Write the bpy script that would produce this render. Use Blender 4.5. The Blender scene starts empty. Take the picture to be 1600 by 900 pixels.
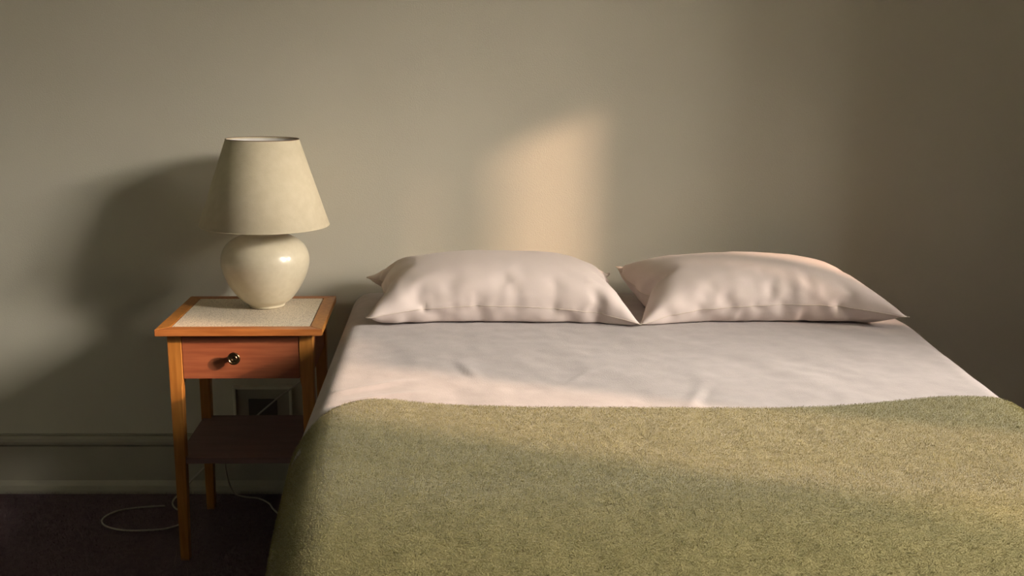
import bpy, bmesh, math, random
import numpy as np
from mathutils import Vector, Matrix

SC = bpy.context.scene
COL = SC.collection

# ------------------------------------------------------------------ camera
CAM_H = 1.289
PITCH = math.atan(0.218)
cd = bpy.data.cameras.new('camera')
cd.sensor_width = 36.0
cd.lens = 33.75
cd.shift_x = 0.06875
cd.clip_start = 0.02
cam = bpy.data.objects.new('camera', cd)
cam.location = (0, 0, CAM_H)
cam.rotation_euler = (math.pi / 2 - PITCH, 0, 0)
COL.objects.link(cam)
SC.camera = cam

# ------------------------------------------------------------------ world, sun, view
SC.view_settings.view_transform = 'Standard'
SC.view_settings.look = 'None'
SC.view_settings.gamma = 1.0
SC.view_settings.use_curve_mapping = False
SC.view_settings.exposure = 0.0
SC.cycles.max_bounces = 10
SC.cycles.diffuse_bounces = 6

w = bpy.data.worlds.new('sky')
SC.world = w
w.use_nodes = True
bg = w.node_tree.nodes['Background']
bg.inputs['Color'].default_value = (1.0, 0.92, 0.82, 1)
bg.inputs['Strength'].default_value = 120.0

SUN_DIR = Vector((-1.0, 0.40, -0.40)).normalized()      # low evening sun from the right-hand windows
sd = bpy.data.lights.new('sun', 'SUN')
sd.energy = 5.3
sd.angle = math.radians(1.7)
sd.color = (1.0, 0.66, 0.45)
so = bpy.data.objects.new('sun', sd)
so.rotation_euler = SUN_DIR.to_track_quat('-Z', 'Y').to_euler()
so.location = (6, -1.5, 3.5)
COL.objects.link(so)

# window openings in the right-hand wall: y0, y1, z0, z1
RX, RT = 2.60, 0.70                       # inner face of the wall and its thickness
OPEN = [(0.30, 0.99, 1.20, 1.78), (0.30, 1.19, 1.78, 2.32), (-0.10, 0.80, 2.32, 3.00), (1.54, 2.006, 1.20, 2.34)]


def portal(y0, y1, z0, z1):
    d = bpy.data.lights.new('window_daylight', 'AREA')
    d.shape = 'RECTANGLE'
    d.size, d.size_y = y1 - y0, z1 - z0
    d.cycles.is_portal = True
    o = bpy.data.objects.new('window_daylight', d)
    o.matrix_world = Matrix.Translation((RX + RT + .005, (y0 + y1) / 2, (z0 + z1) / 2)) @ \
        Matrix(((0, 0, 1, 0), (1, 0, 0, 0), (0, 1, 0, 0), (0, 0, 0, 1)))
    COL.objects.link(o)


for op in OPEN:
    portal(*op)


# ------------------------------------------------------------------ helpers
def tag(o, label=None, cat=None, group=None, kind=None):
    if label: o['label'] = label
    if cat: o['category'] = cat
    if group: o['group'] = group
    if kind: o['kind'] = kind
    return o


def empty(name, loc, rz=0.0):
    o = bpy.data.objects.new(name, None)
    o.location = loc
    o.rotation_euler = (0, 0, rz)
    o.empty_display_size = .1
    COL.objects.link(o)
    return o


def link(name, me, mat, parent=None, smooth=False):
    o = bpy.data.objects.new(name, me)
    if mat: me.materials.append(mat)
    COL.objects.link(o)
    if parent: o.parent = parent
    if smooth:
        me.polygons.foreach_set('use_smooth', [True] * len(me.polygons))
    return o


def bm_obj(name, bm, mat, parent=None, smooth=False):
    bmesh.ops.recalc_face_normals(bm, faces=bm.faces)
    me = bpy.data.meshes.new(name)
    bm.to_mesh(me)
    bm.free()
    return link(name, me, mat, parent, smooth)


def grid_mesh(name, P, closed_u=False):
    """P: (nv, nu, 3) array of points -> quad grid"""
    nv, nu, _ = P.shape
    idx = np.arange(nv * nu).reshape(nv, nu)
    if closed_u:
        idx = np.concatenate([idx, idx[:, :1]], 1)
    f = np.stack([idx[:-1, :-1], idx[:-1, 1:], idx[1:, 1:], idx[1:, :-1]], -1).reshape(-1, 4)
    me = bpy.data.meshes.new(name)
    me.from_pydata(P.reshape(-1, 3).tolist(), [], f.tolist())
    me.update()
    return me


def bx(bm, x0, x1, y0, y1, z0, z1, bev=0.0):
    r = bmesh.ops.create_cube(bm, size=1.0)
    vs = r['verts']
    bmesh.ops.scale(bm, vec=(x1 - x0, y1 - y0, z1 - z0), verts=vs)
    bmesh.ops.translate(bm, vec=((x0 + x1) / 2, (y0 + y1) / 2, (z0 + z1) / 2), verts=vs)
    if bev:
        es = list({e for v in vs for e in v.link_edges})
        bmesh.ops.bevel(bm, geom=es, offset=bev, segments=2, profile=.5, affect='EDGES', clamp_overlap=True)


def box_obj(name, b, mat, parent=None, bev=0.0):
    bm = bmesh.new()
    bx(bm, *b, bev=bev)
    return bm_obj(name, bm, mat, parent)


def loft(bm, secs):
    """secs: list of (x0,x1,y0,y1,z): a square post with changing section"""
    rings = []
    for x0, x1, y0, y1, z in secs:
        rings.append([bm.verts.new(p) for p in ((x0, y0, z), (x1, y0, z), (x1, y1, z), (x0, y1, z))])
    for a, b in zip(rings, rings[1:]):
        for i in range(4):
            bm.faces.new((a[i], a[(i + 1) % 4], b[(i + 1) % 4], b[i]))
    bm.faces.new(rings[0][::-1])
    bm.faces.new(rings[-1])


def lathe(name, prof, mat, parent=None, n=64, axis='z'):
    a = np.linspace(0, 2 * np.pi, n, endpoint=False)
    P = np.array([[(r * np.cos(t), r * np.sin(t), z) for t in a] for r, z in prof])
    if axis == 'y':
        P = np.stack([P[..., 0], -P[..., 2], P[..., 1]], -1)
    me = grid_mesh(name, P, closed_u=True)
    bm = bmesh.new()
    bm.from_mesh(me)
    bmesh.ops.remove_doubles(bm, verts=bm.verts, dist=1e-6)
    bmesh.ops.recalc_face_normals(bm, faces=bm.faces)
    bm.to_mesh(me)
    bm.free()
    return link(name, me, mat, parent, smooth=True)


def catmull(pts, n=10):
    p = [np.array(q, float) for q in pts]
    p = [2 * p[0] - p[1]] + p + [2 * p[-1] - p[-2]]
    out = []
    for i in range(1, len(p) - 2):
        for k in range(n):
            t = k / n
            out.append(.5 * (2 * p[i] + (p[i + 1] - p[i - 1]) * t + (2 * p[i - 1] - 5 * p[i] + 4 * p[i + 1] - p[i + 2]) * t * t
                             + (3 * p[i] - p[i - 1] - 3 * p[i + 1] + p[i + 2]) * t ** 3))
    out.append(p[-2])
    return np.array(out)


def tube(name, pts, r, mat, parent=None, n=8, seg=10):
    c = catmull(pts, seg)
    t = np.gradient(c, axis=0)
    t /= np.linalg.norm(t, axis=1)[:, None] + 1e-9
    u = np.cross(t[0], (0, 0, 1.0))
    if np.linalg.norm(u) < 1e-3: u = np.cross(t[0], (0, 1.0, 0))
    rows = []
    for i in range(len(c)):
        u = u - t[i] * np.dot(u, t[i])
        u /= np.linalg.norm(u)
        v = np.cross(t[i], u)
        rows.append([c[i] + r * (np.cos(a) * u + np.sin(a) * v) for a in np.linspace(0, 2 * np.pi, n, endpoint=False)])
    me = grid_mesh(name, np.array(rows), closed_u=True)
    bm = bmesh.new()
    bm.from_mesh(me)
    bmesh.ops.holes_fill(bm, edges=[e for e in bm.edges if e.is_boundary])
    bm.to_mesh(me)
    bm.free()
    return link(name, me, mat, parent, smooth=True)


# value noise in numpy for soft lumps and creases
def vnoise(x, y, seed=0):
    rng = np.random.RandomState(seed)
    T = rng.rand(64, 64)
    xi, yi = np.floor(x).astype(int), np.floor(y).astype(int)
    fx, fy = x - xi, y - yi
    fx, fy = fx * fx * (3 - 2 * fx), fy * fy * (3 - 2 * fy)
    g = lambda a, b: T[a % 64, b % 64]
    return (g(xi, yi) * (1 - fx) * (1 - fy) + g(xi + 1, yi) * fx * (1 - fy) +
            g(xi, yi + 1) * (1 - fx) * fy + g(xi + 1, yi + 1) * fx * fy) - .5


# ------------------------------------------------------------------ materials
def lin(c):
    return tuple(((v / 255) / 12.92 if v / 255 <= .04045 else ((v / 255 + .055) / 1.055) ** 2.4) for v in c) + (1,)


def mat(name, col, rough=.6, col2=None, scale=30, stretch=(1, 1, 1), bump=0.0, bscale=200, spec=.5, sheen=0.0, metal=0.0,
        coat=0.0, detail=4, lo=.35, hi=.65):
    m = bpy.data.materials.new(name)
    m.use_nodes = True
    nt = m.node_tree
    N, L = nt.nodes, nt.links
    b = N['Principled BSDF']
    b.inputs['Base Color'].default_value = col
    b.inputs['Roughness'].default_value = rough
    b.inputs['Specular IOR Level'].default_value = spec
    b.inputs['Metallic'].default_value = metal
    if sheen:
        b.inputs['Sheen Weight'].default_value = sheen
        b.inputs['Sheen Roughness'].default_value = .5
    if coat:
        b.inputs['Coat Weight'].default_value = coat
        b.inputs['Coat Roughness'].default_value = .1
    tc = N.new('ShaderNodeTexCoord')
    mp = N.new('ShaderNodeMapping')
    mp.inputs['Scale'].default_value = stretch
    L.new(tc.outputs['Object'], mp.inputs['Vector'])
    if col2:
        n = N.new('ShaderNodeTexNoise')
        n.inputs['Scale'].default_value = scale
        n.inputs['Detail'].default_value = detail
        r = N.new('ShaderNodeValToRGB')
        r.color_ramp.elements[0].position, r.color_ramp.elements[1].position = lo, hi
        r.color_ramp.elements[0].color, r.color_ramp.elements[1].color = col, col2
        L.new(mp.outputs[0], n.inputs['Vector'])
        L.new(n.outputs[0], r.inputs[0])
        L.new(r.outputs[0], b.inputs['Base Color'])
    if bump:
        n2 = N.new('ShaderNodeTexNoise')
        n2.inputs['Scale'].default_value = bscale
        n2.inputs['Detail'].default_value = 3
        L.new(mp.outputs[0], n2.inputs['Vector'])
        bp = N.new('ShaderNodeBump')
        bp.inputs['Strength'].default_value = bump
        bp.inputs['Distance'].default_value = .002
        L.new(n2.outputs[0], bp.inputs['Height'])
        L.new(bp.outputs[0], b.inputs['Normal'])
    return m


M = {}
M['wall'] = mat('wall_paint', (.61, .575, .475, 1), .75, (.64, .605, .505, 1), 2.5, bump=.25, bscale=260, spec=.3)
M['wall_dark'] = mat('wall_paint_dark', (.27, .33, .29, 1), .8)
M['outside_ground'] = mat('grass_ground', (.06, .07, .03, 1), .95, (.09, .10, .05, 1), .5)
M['sky_blocker_mat'] = mat('sky_blocker_dark', (.07, .05, .04, 1), .95, (.10, .07, .055, 1), .8)
M['wall_low_bounce'] = mat('unseen_wall_dark', (.08, .065, .05, 1), .6)  # unseen right wall, kept dark so it bounces little light
M['trim'] = mat('trim_paint', (.40, .37, .30, 1), .5, (.43, .40, .33, 1), 8, bump=.15, bscale=120, spec=.4)
M['ceiling'] = mat('ceiling_paint', (.62, .60, .55, 1), .9)
M['carpet'] = mat('carpet', (.130, .092, .115, 1), .95, (.165, .12, .14, 1), 60, bump=.6, bscale=500, spec=.1)
M['carpet_pile'] = mat('carpet_pile', (.14, .10, .125, 1), .9, (.19, .14, .155, 1), 25, spec=.15)
M['cherry'] = mat('cherry_wood', (.36, .12, .030, 1), .38, (.47, .175, .046, 1), 9, (1, 6, 10), bump=.08, bscale=40, spec=.45)
M['cherry_up'] = mat('cherry_wood_upright', (.34, .128, .022, 1), .38, (.45, .19, .038, 1), 9, (10, 10, 1), bump=.08, bscale=40, spec=.45)
M['cherry_dark'] = mat('cherry_wood_drawer', (.27, .078, .034, 1), .40, (.35, .11, .048, 1), 7, (1, 6, 14), bump=.06, bscale=40, spec=.4)
M['shelf_shaded'] = mat('shelf_wood_shaded', (.17, .105, .105, 1), .45, (.21, .13, .125, 1), 7, (1, 6, 14), bump=.06, bscale=40, spec=.4)  # shelf wood with the shade under the table put into its colour
M['speckle'] = mat('speckled_laminate', (.32, .25, .17, 1), .45, (.78, .68, .54, 1), 420, bump=.05, bscale=500, lo=.36, hi=.47, detail=1)
M['brass'] = mat('aged_brass', (.20, .14, .075, 1), .28, metal=1.0)
M['black'] = mat('dark_recess', (.012, .010, .010, 1), .5)
M['ceramic'] = mat('cream_ceramic', (.62, .55, .40, 1), .28, (.66, .59, .44, 1), 60, coat=.35, bump=.03, bscale=90, spec=.5)
M['shade'] = mat('lampshade_cloth', (.62, .54, .38, 1), .85, (.66, .58, .42, 1), 40, (1, 1, 1), bump=.2, bscale=450, spec=.2)
M['lining'] = mat('lampshade_lining', (.78, .75, .70, 1), .7)
M['dark_trim'] = mat('brown_binding', (.16, .09, .05, 1), .7)
M['lint'] = mat('pale_lint', (.34, .27, .25, 1), .9)
M['white_plastic'] = mat('white_plastic', (.78, .75, .62, 1), .4)
M['grey_plastic'] = mat('grey_plastic', (.10, .085, .08, 1), .5)
M['cord'] = mat('cord_plastic', (.46, .42, .36, 1), .45)
M['metal'] = mat('steel_wire', (.5, .48, .45, 1), .35, metal=1.0)
M['pillow'] = mat('pillow_cotton', (.66, .56, .52, 1), .85, (.69, .59, .55, 1), 6, bump=.12, bscale=700, spec=.2, sheen=.15)
M['seam'] = mat('seam_thread', (.62, .53, .45, 1), .9)
M['sheet'] = mat('sheet_flannel', (.37, .325, .31, 1), .9, (.405, .355, .34, 1), 30, bump=.35, bscale=380, spec=.15, sheen=.2)
M['mattress'] = mat('mattress_ticking', (.6, .57, .5, 1), .9)
M['divan'] = mat('divan_cloth', (.16, .14, .13, 1), .9)
M['blanket'] = mat('blanket_wool', (.185, .165, .066, 1), .95, (.23, .20, .083, 1), 45, bump=.8, bscale=330, spec=.1, sheen=.3)
M['nap'] = mat('blanket_nap', (.205, .182, .073, 1), .9, (.28, .245, .105, 1), 40, spec=.1, sheen=.2)
M['outside'] = mat('window_frame_paint', (.7, .68, .62, 1), .4)

# ------------------------------------------------------------------ room shell
XL, XR, YB, YW, ZC = -2.6, RX, -2.4, 2.87, 3.25


def struct(name, b, m):
    o = box_obj(name, b, m)
    o['kind'] = 'structure'
    return o


floor = struct('floor', (XL - .1, XR + RT, YB - .1, YW + .1, -.1, 0), M['carpet'])
struct('ceiling', (XL - .1, XR + RT, YB - .1, YW + .1, ZC, ZC + .1), M['ceiling'])
struct('wall_back', (XL - .1, XR + RT, YW, YW + .1, 0, ZC), M['wall'])
struct('ground', (XR + RT + .05, 140, -90, 90, -.5, -.4), M['outside_ground'])
struct('sky_blocker', (42, 50, -70, 60, -.4, 11.5), M['sky_blocker_mat'])  # unseen block added outside to cut off the low sky light
struct('wall_left', (XL - .1, XL, YB, YW, 0, ZC), M['wall_dark'])
struct('wall_front', (XL - .1, XR + RT, YB - .1, YB, 0, ZC), M['wall_dark'])
bm = bmesh.new()
for y0, y1, z0, z1 in ((YB, -.10, 0, ZC), (-.10, .30, 0, 2.32), (.30, 1.19, 0, 1.20), (.99, 1.19, 1.20, 1.78), (.80, 1.19, 2.32, ZC), (-.10, .80, 3.00, ZC),
                       (1.19, 1.54, 0, ZC), (1.54, 2.006, 0, 1.20), (1.54, 2.006, 2.34, ZC), (2.006, YW, 0, ZC)):
    bx(bm, XR, XR + RT, y0, y1, z0, z1)
bx(bm, XR - .585, XR, 1.50, 1.68, 0, ZC)          # unseen nib, added to keep window light off the right of the bed wall
wr = bm_obj('wall_right', bm, M['wall_low_bounce'])
wr['kind'] = 'structure'


def window(n, rects):
    bm = bmesh.new()
    for x, b in rects:
        bx(bm, x, x + .03, *b)
    o = bm_obj('window_%d' % n, bm, M['outside'])
    o['kind'] = 'structure'


XO = RX + RT
window(1, [(XO, b) for b in ((-.15, -.10, 2.27, 3.05), (-.10, .25, 2.27, 2.32), (.25, .30, 1.15, 2.32), (.30, .99, 1.15, 1.20), (.99, 1.04, 1.15, 1.78),
                             (1.04, 1.19, 1.73, 1.78), (1.19, 1.24, 1.73, 2.37), (.85, 1.19, 2.32, 2.37), (.80, .85, 2.32, 3.05), (-.10, .80, 3.00, 3.05))])
window(2, [(XO, b) for b in ((1.49, 1.54, 1.15, 2.39), (2.006, 2.056, 1.15, 2.39), (1.54, 2.006, 1.15, 1.20), (1.54, 2.006, 2.34, 2.39))] +
       [(RX, (1.838, 1.891, 1.20, 2.34))])

# baseboard along the bed wall: a moulded profile run the length of the wall
prof = [(0, 0), (.030, 0), (.030, .010), (.027, .026), (.019, .038), (.0165, .041), (.0165, .1545), (.0060, .1560), (.0060, .1602),
        (.0175, .1622), (.019, .170), (.017, .180), (.011, .1865), (.0085, .1870), (.0010, .1875), (.0010, .1908), (.004, .1915), (0, .193)]


def baseboard(name, p0, p1, inward):
    p0, p1, inward = Vector(p0), Vector(p1), Vector(inward)
    rows = []
    for p in (p0, p1):
        rows.append([tuple(p + inward * d + Vector((0, 0, z))) for d, z in prof])
    me = grid_mesh(name, np.array(rows), closed_u=True)
    bm = bmesh.new()
    bm.from_mesh(me)
    bmesh.ops.holes_fill(bm, edges=[e for e in bm.edges if e.is_boundary])
    bmesh.ops.recalc_face_normals(bm, faces=bm.faces)
    bm.to_mesh(me)
    bm.free()
    o = link(name, me, M['trim'])
    o['kind'] = 'structure'


baseboard('baseboard_back', (XL, YW, 0), (XR, YW, 0), (0, -1, 0))
baseboard('baseboard_left', (XL, YB, 0), (XL, YW - .031, 0), (1, 0, 0))

# ------------------------------------------------------------------ bed
BZ = 0.6535                          # top of the made-up mattress
BX0, BX1 = -0.272, 1.275             # its left and right sides
bed = empty('bed', ((BX0 + BX1) / 2, 1.9, 0))
tag(bed, 'double bed with its head against the plain wall', 'bed')


def rel(o, root):
    o.location = -Vector(root.location)
    return o


rel(box_obj('divan_base', (BX0 + .05, BX1 - .11, 1.14, 2.835, .08, .36), M['divan'], bed, .015), bed)
rel(box_obj('mattress', (BX0 + .035, BX1 - .10, 1.24, 2.84, .361, .595), M['mattress'], bed, .05), bed)
for sx in (BX0 + .12, BX1 - .2):
    for sy in (1.2, 2.7):
        bm = bmesh.new()
        loft(bm, [(sx - .02, sx + .02, sy - .02, sy + .02, 0), (sx - .03, sx + .03, sy - .03, sy + .03, .08)])
        rel(bm_obj('leg', bm, M['divan'], bed), bed)


def bed_right(y):                    # the right side draws in a little towards the foot
    return BX1 - .185 * np.clip((2.5 - y) / 1.2, 0, 1)


def bed_surface(us, ys, lift=0.0, drop=.30, rad=.075, foot=True, nu_side=14):
    """Cross sections over the bed: down the left side, over the rounded shoulder, across, and down the right side."""
    rows = []
    for y in ys:
        x0, x1 = BX0 - lift, float(bed_right(y)) + lift
        r = rad + lift
        fd = 0.0
        if foot and y < 1.40:
            t = min(1, (1.40 - y) / .36)
            fd = .34 * (1 - math.sqrt(max(0, 1 - t * t)))
        z = BZ + lift - fd
        row = []
        for s in np.linspace(0, 1, 8, endpoint=False):
            row.append((x0 + .006 * math.sin(9 * y + 3 * s), y, z - drop + (drop - r) * s))
        for a in np.linspace(0, math.pi / 2, 9):
            row.append((x0 + r - r * math.cos(a), y, z - r + r * math.sin(a)))
        for u in us:
            row.append((x0 + r + (x1 - x0 - 2 * r) * u, y, z))
        for a in np.linspace(math.pi / 2, 0, 9):
            row.append((x1 - r + r * math.cos(a), y, z - r + r * math.sin(a)))
        for s in np.linspace(0, 1, 9)[1:]:
            row.append((x1, y, z - r - (drop - r) * s))
        rows.append(row)
    return np.array(rows)


def solid(o, th):
    md = o.modifiers.new('thickness', 'SOLIDIFY')
    md.thickness = th
    md.offset = -1
    return o


# bottom sheet
us = np.linspace(0, 1, 162)[1:-1]
ys = np.linspace(1.60, 2.845, 160)
P = bed_surface(us, ys, 0.0, .36, rad=.060, foot=False)


def crease(x, y, x0, y0, ang, ln, wd, h):
    c, s = math.cos(ang), math.sin(ang)
    u, v = (x - x0) * c + (y - y0) * s, -(x - x0) * s + (y - y0) * c
    return h * np.exp(-(v / wd) ** 2) * np.clip(1 - (u / ln) ** 2, 0, 1) ** 1.5


X, Y = P[..., 0], P[..., 1]
dz = .0045 * vnoise(X * 5, Y * 4, 1) + .003 * vnoise(X * 14 + Y * 4, Y * 9, 2) + .0018 * vnoise(X * 34, Y * 26, 3)
dz += crease(X, Y, .06, 2.06, 1.9, .10, .014, .0028) - crease(X, Y, .042, 2.05, 1.9, .09, .010, .0018)
dz += crease(X, Y, .52, 1.87, 1.15, .09, .014, .0035) - crease(X, Y, .54, 1.87, 1.15, .07, .010, .0022)
dz += crease(X, Y, -.16, 1.93, .5, .12, .014, .006) + crease(X, Y, -.12, 1.87, .35, .10, .010, .005) + crease(X, Y, .30, 2.0, .9, .07, .010, .003)
flat = np.clip((P[..., 2] - (BZ - .03)) / .03, 0, 1)
P[..., 2] += dz * flat
sheet = link('fitted_sheet', grid_mesh('fitted_sheet', P), M['sheet'], None, True)
solid(sheet, .004)
tag(sheet, 'cream flannel bottom sheet stretched over the bed below the pillows', 'sheet')

# green blanket
ys = np.concatenate([np.linspace(1.045, 1.40, 55), np.linspace(1.405, 1.815, 65)])
us_b = np.linspace(0, 1, 142)[1:-1]
P = bed_surface(us_b, ys, .012, .40, rad=.085)


def blanket_warp(P):
    P = P.copy()
    X, Y = P[..., 0], P[..., 1]
    # wavy top edge
    near = np.clip((Y - 1.45) / .36, 0, 1)
    P[..., 1] -= .038 * near + .11 * near * np.clip((-.12 - X) / .15, 0, 1) ** 2
    P[..., 0] += .030 * np.clip((.3 - X) / .5, 0, 1) * np.clip((1.7 - Y) / .5, 0, 1)
    P[..., 1] += near * (.030 * np.exp(-((X + .12) / .16) ** 2) + .035 * np.exp(-((X - 1.02) / .22) ** 2) - .004)
    flat = np.clip((P[..., 2] - (BZ - .30)) / .3, 0, 1)
    dz = .010 * vnoise(X * 1.6 + 3, Y * 6, 11) + .005 * vnoise(X * 3 + 7, Y * 11 + X, 12) + .002 * vnoise(X * 20, Y * 20, 13)
    dz += .010 * np.exp(-((X - 1.02) / .16) ** 2) * near + .006 * np.exp(-((X + .13) / .10) ** 2) * near
    # rounded hem at the top edge
    P[..., 2] += dz * flat
    return P


P = blanket_warp(P)
blanket = link('wool_blanket', grid_mesh('wool_blanket', P), M['blanket'], None, True)
solid(blanket, .010)
tag(blanket, 'fuzzy moss green wool blanket folded down across the foot of the bed', 'blanket')


def blades(name, me, n, ln, wd, m, parent, seed=5, lean=.8, along=None, face_filter=None):
    """A pile of short bent fibres rooted all over a mesh: two triangles' worth of real geometry each."""
    rng = np.random.RandomState(seed)
    me.calc_loop_triangles()
    nt = len(me.loop_triangles)
    tv = np.empty(nt * 3, int)
    me.loop_triangles.foreach_get('vertices', tv)
    tv = tv.reshape(-1, 3)
    co = np.empty(len(me.vertices) * 3)
    me.vertices.foreach_get('co', co)
    co = co.reshape(-1, 3)
    A, B, C = co[tv[:, 0]], co[tv[:, 1]], co[tv[:, 2]]
    nr = np.cross(B - A, C - A)
    ar = np.linalg.norm(nr, axis=1)
    nr /= ar[:, None] + 1e-12
    if face_filter is not None:
        ar = ar * face_filter((A + B + C) / 3)
    k = rng.choice(nt, n, p=ar / ar.sum())
    u, v = rng.rand(n, 1), rng.rand(n, 1)
    fl = (u + v) > 1
    u, v = np.where(fl, 1 - u, u), np.where(fl, 1 - v, v)
    root = A[k] * (1 - u - v) + B[k] * u + C[k] * v
    N = nr[k]
    N = np.where(N[:, 2:3] < -.2, -N, N)
    rd = rng.randn(n, 3)
    rd -= N * (rd * N).sum(1)[:, None]
    rd /= np.linalg.norm(rd, axis=1)[:, None]
    L = ln * (.5 + rng.rand(n, 1))
    sd_ = np.cross(N, rd)
    lean_k = lean * (.4 + rng.rand(n, 1))
    mid = root + N * L * .55 + rd * L * .35 * lean_k
    tip = root + N * L * .75 + rd * L * lean_k + sd_ * L * .4 * rng.randn(n, 1)
    V = np.stack([root - sd_ * wd, root + sd_ * wd, mid + sd_ * wd * .8, mid - sd_ * wd * .8, tip], 1).reshape(-1, 3)
    b = np.arange(n) * 5
    loops = np.stack([b, b + 1, b + 2, b + 3, b + 3, b + 2, b + 4], 1).reshape(-1)
    out = bpy.data.meshes.new(name)
    out.vertices.add(len(V))
    out.vertices.foreach_set('co', V.reshape(-1))
    out.loops.add(len(loops))
    out.loops.foreach_set('vertex_index', loops)
    out.polygons.add(2 * n)
    st = np.stack([np.arange(n) * 7, np.arange(n) * 7 + 4], 1).reshape(-1)
    out.polygons.foreach_set('loop_start', st)
    out.update(calc_edges=True)
    out.validate()
    o = link(name, out, m, parent, False)
    o['kind'] = 'stuff'
    return o


blades('nap', blanket.data, 520000, .0034, .00019, M['nap'], blanket, 5, .65,
       face_filter=lambda c: ((c[:, 2] > .40)).astype(float) + .02)

# ------------------------------------------------------------------ pillows
# two stuffed cotton cases, each a front and a back panel of 32 x 48 points, settled beforehand as cloth
NU, NV = 48, 32
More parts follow.
